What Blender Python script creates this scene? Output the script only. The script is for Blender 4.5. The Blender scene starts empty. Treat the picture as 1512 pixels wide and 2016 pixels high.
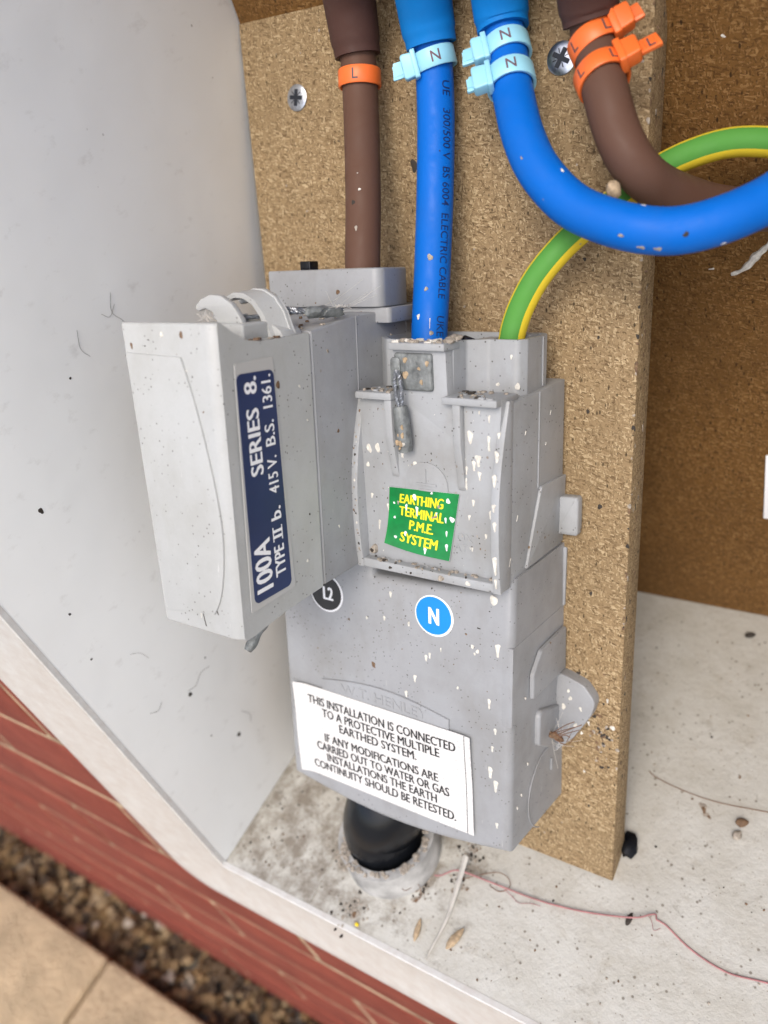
import bpy, bmesh, math, random
from mathutils import Vector, Matrix
random.seed(7)
sc = bpy.context.scene
COL = sc.collection
PI = math.pi

# ------------------------------------------------------------------ camera, sky, sun, exposure
# world: X right along the cabinet, Y into it, Z up; builders below work in millimetres
H = 0.845
RX = Vector((0.8313906, 0.47947772, -0.28087504))
RY = Vector((0.13710243, -0.66682119, -0.73249739))
RZ = Vector((-0.53850961, 0.57048279, -0.62012643))
cam_d = bpy.data.cameras.new('camera')
cam = bpy.data.objects.new('camera', cam_d)
COL.objects.link(cam)
m = Matrix.Identity(4)
for i in range(3):
    m[i][0] = RX[i]; m[i][1] = -RY[i]; m[i][2] = -RZ[i]
m[2][3] = H
cam.matrix_world = m
cam_d.sensor_fit = 'HORIZONTAL'
cam_d.sensor_width = 36.0
cam_d.lens = 36.0 * 1560 / 1512
cam_d.clip_start = 0.005
cam_d.clip_end = 2000
cam_d.dof.use_dof = True
cam_d.dof.focus_distance = 0.315
cam_d.dof.aperture_fstop = 9.0
sc.camera = cam

SUN_EL, SUN_AZ = math.radians(50), math.radians(20)   # azimuth measured from straight out of the wall (-Y) towards -X
to_sun = Vector((math.sin(SUN_AZ) * math.cos(SUN_EL), -math.cos(SUN_AZ) * math.cos(SUN_EL), math.sin(SUN_EL)))
w = bpy.data.worlds.new('World'); sc.world = w; w.use_nodes = True
nt = w.node_tree
sky = nt.nodes.new('ShaderNodeTexSky'); sky.sky_type = 'NISHITA'; sky.sun_disc = False
sky.sun_elevation = SUN_EL
sky.sun_rotation = math.atan2(to_sun.x, to_sun.y)
sky.dust_density = 3.0; sky.air_density = 0.8; sky.ozone_density = 0.0
nt.links.new(sky.outputs['Color'], nt.nodes['Background'].inputs['Color'])
nt.nodes['Background'].inputs['Strength'].default_value = 0.15
sd = bpy.data.lights.new('sun', 'SUN'); sd.energy = 0.55; sd.angle = math.radians(26); sd.color = (1.0, 0.985, 0.92)
so = bpy.data.objects.new('sun', sd); COL.objects.link(so)
so.rotation_euler = to_sun.to_track_quat('Z', 'Y').to_euler()
so.location = (0, -2, 4)
sc.view_settings.view_transform = 'Standard'
sc.view_settings.look = 'None'
sc.view_settings.gamma = 1
sc.view_settings.exposure = 0.9
sc.cycles.max_bounces = 8

# ------------------------------------------------------------------ frames
TILT = -0.4740874
BORG = Vector((-120.721, 171.743, 624.054))            # the tilted board's origin, world mm
MB3 = Matrix.Rotation(TILT, 3, 'X')
CAMP = Vector((0, 0, H * 1000))

def b2w(p): return BORG + MB3 @ Vector(p)
def w2b(p): return MB3.transposed() @ (Vector(p) - BORG)
FL = 447.2                                              # cabinet floor, world mm

# ------------------------------------------------------------------ materials
def mat(name):
    mt = bpy.data.materials.new(name); mt.use_nodes = True
    return mt, mt.node_tree.nodes, mt.node_tree.links, mt.node_tree.nodes['Principled BSDF']

class N:
    """small node helper"""
    def __init__(s, mt): s.n = mt.node_tree.nodes; s.l = mt.node_tree.links; s.co = None
    def coord(s, scale=(1, 1, 1), rot=(0, 0, 0)):
        t = s.n.new('ShaderNodeTexCoord'); mp = s.n.new('ShaderNodeMapping')
        mp.inputs['Scale'].default_value = scale; mp.inputs['Rotation'].default_value = rot
        s.l.new(t.outputs['Object'], mp.inputs['Vector']); return mp.outputs['Vector']
    def noise(s, vec, scale, detail=4, rough=.55, dist=0):
        t = s.n.new('ShaderNodeTexNoise'); t.inputs['Scale'].default_value = scale
        t.inputs['Detail'].default_value = detail; t.inputs['Roughness'].default_value = rough
        t.inputs['Distortion'].default_value = dist
        s.l.new(vec, t.inputs['Vector']); return t.outputs['Fac']
    def voro(s, vec, scale, feature='F1', out='Distance', rand=1):
        t = s.n.new('ShaderNodeTexVoronoi'); t.feature = feature; t.inputs['Scale'].default_value = scale
        t.inputs['Randomness'].default_value = rand
        s.l.new(vec, t.inputs['Vector']); return t.outputs[out]
    def ramp(s, fac, stops):
        t = s.n.new('ShaderNodeValToRGB'); cr = t.color_ramp
        while len(cr.elements) < len(stops): cr.elements.new(.5)
        for e, (p, c) in zip(cr.elements, stops):
            e.position = p; e.color = (c, c, c, 1) if not isinstance(c, tuple) else (*c, 1)
        s.l.new(fac, t.inputs['Fac']); return t.outputs['Color']
    def mix(s, fac, a, b, mode='MIX'):
        t = s.n.new('ShaderNodeMix'); t.data_type = 'RGBA'; t.blend_type = mode
        for sock, v in ((t.inputs[0], fac), (t.inputs[6], a), (t.inputs[7], b)):
            if isinstance(v, (int, float)): sock.default_value = v
            elif isinstance(v, tuple): sock.default_value = (*v, 1)
            else: s.l.new(v, sock)
        return t.outputs[2]
    def math(s, op, a, b=0.0):
        t = s.n.new('ShaderNodeMath'); t.operation = op
        for sock, v in ((t.inputs[0], a), (t.inputs[1], b)):
            if isinstance(v, (int, float)): sock.default_value = v
            else: s.l.new(v, sock)
        return t.outputs[0]
    def bump(s, h, dist, strength=1.0, prev=None):
        t = s.n.new('ShaderNodeBump'); t.inputs['Distance'].default_value = dist
        t.inputs['Strength'].default_value = strength; s.l.new(h, t.inputs['Height'])
        if prev is not None: s.l.new(prev, t.inputs['Normal'])
        return t.outputs['Normal']

def plain(name, c, rough=.5, metal=0, spec=.5, bumpy=None, vary=.0, vscale=60, coat=0):
    mt, n, l, b = mat(name)
    b.inputs['Base Color'].default_value = (*c, 1)
    b.inputs['Roughness'].default_value = rough
    b.inputs['Metallic'].default_value = metal
    b.inputs['Specular IOR Level'].default_value = spec
    if coat: b.inputs['Coat Weight'].default_value = coat
    h = N(mt); v = h.coord()
    if vary:
        f = h.noise(v, vscale, 5)
        f = h.ramp(f, [(.3, 0.), (.7, 1.)])
        l.new(h.mix(f, tuple(x * (1 - vary) for x in c), tuple(min(1, x * (1 + vary)) for x in c)), b.inputs['Base Color'])
    if bumpy:
        l.new(h.bump(h.noise(v, bumpy[0], 4), bumpy[1]), b.inputs['Normal'])
    return mt

def plastic(name, c, speck=1.0, grime=.35, rough=.42):
    """weathered grey moulded plastic: soft grime, dark specks, a few pale and rusty spots, fine scratches"""
    mt, n, l, b = mat(name)
    h = N(mt); v = h.coord()
    g = h.ramp(h.noise(v, 34, 6, .6), [(.42, 0.), (.75, 1.)])
    col = h.mix(h.math('MULTIPLY', g, grime), c, tuple(x * y for x, y in zip(c, (.62, .59, .53))))
    g2 = h.ramp(h.noise(h.coord((1, 1, .35)), 95, 6, .65), [(.52, 0.), (.72, 1.)])
    col = h.mix(h.math('MULTIPLY', g2, grime * .6), col, tuple(x * y for x, y in zip(c, (.72, .68, .60))))
    fine = h.ramp(h.noise(v, 900, 3, .7), [(.35, 0.), (.65, 1.)])
    col = h.mix(h.math('MULTIPLY', fine, .10), col, tuple(x * .7 for x in c))
    # dark specks: small voronoi cells kept only where a second noise allows
    d = h.voro(v, 420); s1 = h.ramp(d, [(.10, 1.), (.17, 0.)])
    k = h.ramp(h.noise(v, 70, 3), [(.44, 0.), (.54, 1.)])
    col = h.mix(h.math('MULTIPLY', h.math('MULTIPLY', s1, k), .75 * speck), col, (.06, .05, .04))
    d2 = h.voro(v, 150); s2 = h.ramp(d2, [(.07, 1.), (.11, 0.)])
    k2 = h.ramp(h.noise(v, 40, 3), [(.58, 0.), (.63, 1.)])
    col = h.mix(h.math('MULTIPLY', h.math('MULTIPLY', s2, k2), .8 * speck), col, (.16, .10, .05))
    # pale chalky scuffs
    sc1 = h.ramp(h.noise(h.coord((1, 1, .12), (0, .25, 0)), 700, 3, .6), [(.70, 0.), (.76, 1.)])
    k3 = h.ramp(h.noise(v, 28, 4), [(.52, 0.), (.62, 1.)])
    col = h.mix(h.math('MULTIPLY', h.math('MULTIPLY', sc1, k3), .45), col, (.72, .71, .69))
    l.new(col, b.inputs['Base Color'])
    l.new(h.math('ADD', h.math('MULTIPLY', g, .25), rough), b.inputs['Roughness'])
    bn = h.bump(h.noise(v, 1500, 2), .00006)
    l.new(h.bump(h.noise(v, 60, 3), .0006, .35, bn), b.inputs['Normal'])
    return mt

def chipboard(name, dark, mid, light, scale=1.0, dirt=.3):
    mt, n, l, b = mat(name)
    h = N(mt)
    base = h.coord()
    wob = h.n.new('ShaderNodeTexNoise'); wob.inputs['Scale'].default_value = 90 * scale; wob.inputs['Detail'].default_value = 2
    l.new(base, wob.inputs['Vector'])
    va = h.n.new('ShaderNodeVectorMath'); va.operation = 'MULTIPLY_ADD'
    l.new(wob.outputs['Color'], va.inputs[0]); va.inputs[1].default_value = (.004 / scale,) * 3; l.new(base, va.inputs[2])
    def turned(ang, sx, sz, s):
        m0 = h.n.new('ShaderNodeMapping'); m0.inputs['Rotation'].default_value = (ang * .7, ang, ang * .5); l.new(va.outputs[0], m0.inputs['Vector'])
        mp = h.n.new('ShaderNodeMapping')
        mp.inputs['Scale'].default_value = (sx, .9 * sz, sz); l.new(m0.outputs['Vector'], mp.inputs['Vector'])
        return h.voro(mp.outputs['Vector'], s * scale, 'F1', 'Color'), None
    def bw(c):
        t = h.n.new('ShaderNodeSeparateColor'); l.new(c, t.inputs['Color']); return t.outputs[0]
    g = None
    for ang, sx, sz, sc_, th in ((.5, 1, 3.4, 300, None), (-.9, 1, 3.8, 260, .45), (1.75, 1, 3.6, 340, .5), (2.6, 1, 4.4, 230, .58), (-.25, 1, 4.0, 280, .62)):
        c_, _ = turned(ang, sx, sz, sc_)
        t = h.n.new('ShaderNodeSeparateColor'); l.new(c_, t.inputs['Color'])
        if g is None: g = t.outputs[0]
        else: g = h.mix(h.ramp(t.outputs[1], [(th, 0.), (th + .02, 1.)]), g, t.outputs[0])
    fine = h.noise(base, 1400 * scale, 3, .7)
    g = h.math('ADD', h.math('MULTIPLY', g, .62), h.math('MULTIPLY', fine, .40))
    col = h.ramp(g, [(.20, dark), (.34, tuple(x * .6 + y * .4 for x, y in zip(mid, dark))), (.46, mid), (.66, mid), (.78, light), (.92, tuple(min(1, x * 1.2) for x in light))])
    # odd dark bark flecks
    d = h.voro(h.coord((1, 1, .45), (0, .6, 0)), 210 * scale); s1 = h.ramp(d, [(.11, 1.), (.17, 0.)])
    k = h.ramp(h.noise(base, 160, 3), [(.43, 0.), (.50, 1.)])
    col = h.mix(h.math('MULTIPLY', h.math('MULTIPLY', s1, k), .85), col, tuple(x * .22 for x in dark))
    # broad stain
    st = h.ramp(h.noise(base, 17, 4, .6), [(.42, 0.), (.70, 1.)])
    col = h.mix(h.math('MULTIPLY', st, dirt), col, tuple(x * .55 for x in mid))
    l.new(col, b.inputs['Base Color'])
    b.inputs['Roughness'].default_value = .75
    b.inputs['Specular IOR Level'].default_value = .25
    l.new(h.bump(g, .00035, .8), b.inputs['Normal'])
    return mt

M = {}
M['grey'] = plastic('shaded_grey_plastic', (.31, .322, .338), 1.0, .6)  # body grey taken down to include the overhanging fuse carrier's shade
M['grey_pale'] = plastic('pale_grey_plastic', (.432, .445, .44), 1.0, .4)
M['grey_term'] = plastic('terminal_plastic', (.355, .372, .388), 1.25, .65)
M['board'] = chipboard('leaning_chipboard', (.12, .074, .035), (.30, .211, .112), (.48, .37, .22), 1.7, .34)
M['lining'] = chipboard('shaded_lining_chipboard', (.075, .034, .008), (.160, .078, .020), (.255, .142, .052), 1.6, .55)  # darkened copy of the board's chipboard; the back's shade is in its colour

def grp_white():
    mt, n, l, b = mat('white_moulded_grp')
    h = N(mt); v = h.coord()
    col = h.mix(h.ramp(h.noise(v, 9, 5), [(.4, 0.), (.75, 1.)]), (.83, .85, .84), (.79, .80, .78))
    d = h.voro(v, 130); s1 = h.ramp(d, [(.05, 1.), (.09, 0.)])
    k = h.ramp(h.noise(v, 25, 3), [(.60, 0.), (.66, 1.)])
    col = h.mix(h.math('MULTIPLY', h.math('MULTIPLY', s1, k), .6), col, (.12, .10, .08))
    sm = h.ramp(h.noise(h.coord((1, 1, 1.6)), 75, 5, .65), [(.60, 0.), (.74, 1.)])
    col = h.mix(h.math('MULTIPLY', sm, .24), col, (.33, .31, .28))
    l.new(col, b.inputs['Base Color']); b.inputs['Roughness'].default_value = .33
    l.new(h.bump(h.noise(v, 14, 3), .004, .25), b.inputs['Normal'])
    return mt
M['white'] = grp_white()

def floor_white():
    mt, n, l, b = mat('dirty_cabinet_floor')
    h = N(mt); v = h.coord()
    col = h.mix(h.ramp(h.noise(v, 40, 6, .65), [(.38, 0.), (.72, 1.)]), (.52, .515, .475), (.43, .415, .365))
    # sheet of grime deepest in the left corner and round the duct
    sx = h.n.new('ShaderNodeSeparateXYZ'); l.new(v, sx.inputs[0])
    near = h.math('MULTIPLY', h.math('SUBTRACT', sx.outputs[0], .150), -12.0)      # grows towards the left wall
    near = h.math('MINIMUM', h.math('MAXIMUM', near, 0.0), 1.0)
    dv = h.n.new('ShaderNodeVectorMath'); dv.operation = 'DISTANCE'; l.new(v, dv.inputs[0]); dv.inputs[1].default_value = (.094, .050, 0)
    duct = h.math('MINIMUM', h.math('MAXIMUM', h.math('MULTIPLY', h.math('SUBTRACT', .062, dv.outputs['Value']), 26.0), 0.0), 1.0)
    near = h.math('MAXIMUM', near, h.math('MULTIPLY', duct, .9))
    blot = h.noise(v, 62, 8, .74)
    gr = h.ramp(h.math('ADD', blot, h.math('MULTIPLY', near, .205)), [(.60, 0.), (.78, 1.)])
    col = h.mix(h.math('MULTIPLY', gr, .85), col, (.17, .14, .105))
    gr2 = h.ramp(h.noise(v, 85, 7, .75), [(.55, 0.), (.68, 1.)])
    col = h.mix(h.math('MULTIPLY', gr2, .38), col, (.30, .255, .19))
    gr3 = h.ramp(h.noise(h.coord((1, 1, 1), (0, 0, .6)), 420, 5, .75), [(.56, 0.), (.70, 1.)])
    col = h.mix(h.math('MULTIPLY', gr3, .30), col, (.22, .19, .15))
    d = h.voro(v, 230); s1 = h.ramp(d, [(.10, 1.), (.20, 0.)])
    k = h.ramp(h.noise(v, 50, 4), [(.45, 0.), (.54, 1.)])
    col = h.mix(h.math('MULTIPLY', h.math('MULTIPLY', s1, k), .8), col, (.13, .105, .075))
    d = h.voro(v, 480); s1 = h.ramp(d, [(.10, 1.), (.18, 0.)])
    k = h.ramp(h.noise(v, 90, 3), [(.48, 0.), (.55, 1.)])
    col = h.mix(h.math('MULTIPLY', h.math('MULTIPLY', s1, k), .7), col, (.22, .18, .13))
    l.new(col, b.inputs['Base Color']); b.inputs['Roughness'].default_value = .6
    l.new(h.bump(h.noise(v, 240, 5, .7), .0012, .6), b.inputs['Normal'])
    return mt
M['floor'] = floor_white()

def rim_mat():
    mt, n, l, b = mat('rim_grp')
    h = N(mt); v = h.coord()
    col = (.68, .705, .695)
    sx = h.n.new('ShaderNodeSeparateXYZ'); l.new(v, sx.inputs[0])
    low = h.math('MINIMUM', h.math('MAXIMUM', h.math('MULTIPLY', h.math('SUBTRACT', .452, sx.outputs[2]), 60.0), 0.0), 1.0)
    g = h.ramp(h.noise(v, 120, 6, .7), [(.30, .35), (.65, 1.)])
    c = h.mix(h.math('MULTIPLY', h.math('MULTIPLY', low, g), .55), col, (.40, .34, .30))
    st = h.ramp(h.noise(v, 45, 5, .65), [(.5, 0.), (.75, 1.)])
    c = h.mix(h.math('MULTIPLY', st, .22), c, (.42, .38, .33))
    l.new(c, b.inputs['Base Color']); b.inputs['Roughness'].default_value = .3
    return mt
M['rim'] = rim_mat()

def rubber(name, c, rough=.42):
    mt, n, l, b = mat(name)
    h = N(mt); v = h.coord()
    f = h.ramp(h.noise(v, 55, 5, .6), [(.45, 0.), (.8, 1.)])
    col = h.mix(h.math('MULTIPLY', f, .22), c, tuple(x * .6 + .035 for x in c))
    d = h.voro(v, 160); s1 = h.ramp(d, [(.05, 1.), (.09, 0.)])
    k = h.ramp(h.noise(v, 40, 3), [(.60, 0.), (.66, 1.)])
    col = h.mix(h.math('MULTIPLY', h.math('MULTIPLY', s1, k), .8), col, (.30, .27, .23))
    l.new(col, b.inputs['Base Color']); b.inputs['Roughness'].default_value = rough; b.inputs['Specular IOR Level'].default_value = .2
    rr = h.ramp(h.noise(v, 130, 5, .7), [(.4, rough), (.7, min(1, rough + .3))]); l.new(rr, b.inputs['Roughness'])
    l.new(h.bump(h.noise(v, 45, 3), .0012, .4), b.inputs['Normal'])
    return mt
M['blue'] = rubber('blue_pvc', (.0, .125, .54), .42)
M['blue_sheath'] = rubber('blue_sheath_pvc', (.0, .175, .54), .6)
M['brown'] = rubber('brown_pvc', (.108, .056, .038), .5)
M['brown_sheath'] = rubber('brown_sheath_pvc', (.070, .034, .027), .55)
M['green'] = rubber('green_pvc', (.085, .28, .05), .5)
M['yellow'] = rubber('yellow_pvc', (.72, .55, .035), .45)
M['orange'] = plain('orange_nylon', (.80, .155, .028), .42, vary=.06)
M['pale_blue'] = plain('pale_blue_nylon', (.30, .63, .77), .38, vary=.05)
M['ink'] = plain('tie_ink', (.075, .055, .06), .6)
M['ink_brown'] = plain('faded_ink', (.13, .07, .09), .6)
M['cable_ink'] = plain('cable_print', (.004, .022, .12), .5)
M['black'] = plain('black_polymer', (.006, .007, .009), .25, spec=.35, vary=.3, vscale=90)
M['black_print'] = plain('black_print', (.02, .02, .022), .5)
M['white_print'] = plain('white_print', (.85, .86, .88), .5)
M['navy'] = plain('navy_label', (.012, .026, .095), .35, vary=.12, vscale=40)
M['clear'] = plain('label_backing', (.47, .47, .455), .25)
M['cyan'] = plain('blue_label', (.004, .235, .72), .35, vary=.06)
M['dark_label'] = plain('black_label', (.022, .022, .024), .4, vary=.15)
M['label_green'] = plain('green_label', (.004, .215, .048), .3, vary=.25, vscale=130)
M['label_yellow'] = plain('yellow_print', (.87, .76, .02), .45)
def paper():
    mt, n, l, b = mat('speckled_label')
    h = N(mt); v = h.coord()
    s = h.ramp(h.noise(v, 1100, 3, .8), [(.34, 1.), (.47, 0.)])
    c = h.mix(h.math('MULTIPLY', s, .60), (.68, .68, .67), (.28, .27, .26))
    s2 = h.ramp(h.noise(v, 90, 5, .7), [(.5, 0.), (.75, 1.)])
    c = h.mix(h.math('MULTIPLY', s2, .18), c, (.45, .43, .40))
    l.new(c, b.inputs['Base Color']); b.inputs['Roughness'].default_value = .5
    return mt
M['paper'] = paper()
M['lead'] = plain('weathered_lead', (.19, .205, .205), .55, .35, vary=.45, vscale=260, bumpy=(420, .0006))
M['wire'] = plain('steel_wire', (.30, .32, .35), .4, .8, vary=.3, vscale=500)
M['zinc'] = plain('zinc_plate', (.55, .58, .63), .3, 1.0, vary=.25, vscale=500)
M['recess_shade'] = plain('painted_recess_shade', (.03, .035, .045), .5, .6)  # dark colour stands in for the shade inside recesses and holes
M['dropping'] = plain('white_dropping', (.64, .62, .56), .75, vary=.25, vscale=500)
M['rust'] = plain('brown_spot', (.15, .09, .05), .8, vary=.4, vscale=900)
M['soot'] = plain('dark_speck', (.035, .028, .022), .8)
M['dust'] = plain('settled_dust', (.34, .30, .25), .9, vary=.45, vscale=700, bumpy=(1500, .0006))
M['pipe'] = plain('pale_pipe', (.36, .36, .35), .55, vary=.5, vscale=70, bumpy=(300, .0003))
M['thread'] = plain('pink_thread', (.36, .17, .17), .8, vary=.3, vscale=150)
M['husk'] = plain('dry_husk', (.40, .30, .19), .8, vary=.35, vscale=500, bumpy=(900, .0004))
M['hair'] = plain('brown_hair', (.17, .085, .045), .7)
M['web'] = plain('cobweb', (.62, .60, .56), .8)
M['strip'] = plain('grey_strip', (.50, .48, .44), .6, vary=.2, vscale=120)
M['card'] = plain('white_card', (.86, .87, .89), .5)

def brick_mat():
    mt, n, l, b = mat('red_brick')
    h = N(mt); v = h.coord()
    c = h.mix(h.ramp(h.noise(v, 30, 6, .65), [(.35, 0.), (.7, 1.)]), (.165, .027, .014), (.245, .048, .026))
    s = h.ramp(h.noise(h.coord((1, 1, 2.5)), 18, 5, .6), [(.50, 0.), (.75, 1.)])
    c = h.mix(h.math('MULTIPLY', s, .35), c, (.27, .085, .055))
    l.new(c, b.inputs['Base Color']); b.inputs['Roughness'].default_value = .85
    l.new(h.bump(h.noise(v, 130, 6, .7), .003, .7), b.inputs['Normal'])
    return mt
M['brick'] = brick_mat()
M['mortar'] = plain('mortar', (.40, .30, .19), .9, vary=.55, vscale=45, bumpy=(200, .001))
M['pave'] = plain('sunlit_sandstone_paving', (.56, .44, .275), .85, vary=.2, vscale=26, bumpy=(260, .006))  # slab colour lifted to paint the sunlight in
M['bounce_ground'] = plain('pale_bounce_ground', (.26, .25, .22), .95, vary=.4, vscale=40, bumpy=(90, .01))  # ground sheet made paler than soil to bounce light into the cabinet
def gravel_mat():
    mt, n, l, b = mat('gravel_stone')
    h = N(mt); v = h.coord()
    vo = h.voro(v, 75, 'F1', 'Color')
    t = h.n.new('ShaderNodeSeparateColor'); l.new(vo, t.inputs['Color'])
    c = h.ramp(t.outputs[0], [(.0, (.03, .02, .012)), (.45, (.095, .056, .024)), (.75, (.20, .125, .05)), (.92, (.30, .22, .12)), (1., (.38, .34, .28))])
    l.new(c, b.inputs['Base Color']); b.inputs['Roughness'].default_value = .75
    return mt
M['gravel'] = gravel_mat()

# ------------------------------------------------------------------ mesh builder
def rpoly(pts, r=0.0, n=4):
    """polygon with its corners rounded (r: one radius or one per corner)"""
    k = len(pts); out = []
    if sum(pts[i][0] * pts[(i + 1) % k][1] - pts[(i + 1) % k][0] * pts[i][1] for i in range(k)) < 0:
        pts = list(reversed(pts))
        if not isinstance(r, (int, float)): r = list(reversed(r))
    for i in range(k):
        p0, p1, p2 = Vector(pts[i - 1]), Vector(pts[i]), Vector(pts[(i + 1) % k])
        ri = r if isinstance(r, (int, float)) else r[i]
        a, c = (p0 - p1), (p2 - p1)
        la, lc = a.length, c.length
        a, c = a / la, c / lc
        ang = a.angle(c)
        if ri <= 0 or ang > PI - .05: out.append(tuple(p1)); continue
        d = min(ri / math.tan(ang / 2), la * .49, lc * .49)
        rr = d * math.tan(ang / 2)
        ctr = p1 + (a + c).normalized() * (rr / math.sin(ang / 2))
        s, e = p1 + a * d - ctr, p1 + c * d - ctr
        tot = s.angle_signed(e) if s.length > 1e-9 else 0
        for j in range(n + 1):
            t = tot * j / n
            out.append(tuple(ctr + Matrix.Rotation(-t, 2) @ s))
    return out

def inset(poly, d):
    k = len(poly); out = []
    for i in range(k):
        p0, p1, p2 = Vector(poly[i - 1]), Vector(poly[i]), Vector(poly[(i + 1) % k])
        e1, e2 = (p1 - p0), (p2 - p1)
        if e1.length < 1e-9: e1 = e2
        if e2.length < 1e-9: e2 = e1
        n1 = Vector((-e1.y, e1.x)).normalized(); n2 = Vector((-e2.y, e2.x)).normalized()
        b = n1 + n2
        if b.length < 1e-6: b = n1
        b.normalize(); out.append(tuple(p1 + b * (d / max(.35, b.dot(n1)))))
    return out

AX = {'x': lambda a, u, v: (a, u, v), 'y': lambda a, u, v: (u, a, v), 'z': lambda a, u, v: (u, v, a)}

def catmull(pts, step=2.0):
    P = [Vector(p) for p in pts]; P = [P[0] * 2 - P[1]] + P + [P[-1] * 2 - P[-2]]
    out = []
    for i in range(1, len(P) - 2):
        p0, p1, p2, p3 = P[i - 1:i + 3]
        n = max(2, int((p2 - p1).length / step))
        for j in range(n):
            t = j / n
            out.append(.5 * ((2 * p1) + (p2 - p0) * t + (2 * p0 - 5 * p1 + 4 * p2 - p3) * t * t + (3 * p1 - p0 - 3 * p2 + p3) * t ** 3))
    out.append(P[-2]); return out

_txt = {}
def text_raw(s, bold=0.0, spacing=1.0):
    key = (s, bold, spacing)
    if key in _txt: return _txt[key]
    cu = bpy.data.curves.new('lettering', 'FONT'); cu.body = s; cu.size = 1; cu.offset = bold
    cu.space_character = spacing; cu.resolution_u = 3
    ob = bpy.data.objects.new('lettering', cu); COL.objects.link(ob)
    me = bpy.data.meshes.new_from_object(ob.evaluated_get(bpy.context.evaluated_depsgraph_get()))
    vs = [tuple(v.co[:2]) for v in me.vertices]; fs = [tuple(p.vertices) for p in me.polygons]
    bpy.data.objects.remove(ob); bpy.data.curves.remove(cu); bpy.data.meshes.remove(me)
    x0 = min(v[0] for v in vs); x1 = max(v[0] for v in vs); y0 = 0.0; y1 = max(v[1] for v in vs)
    vs = [((v[0] - x0), v[1]) for v in vs]
    _txt[key] = (vs, fs, x1 - x0, y1); return _txt[key]

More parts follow.
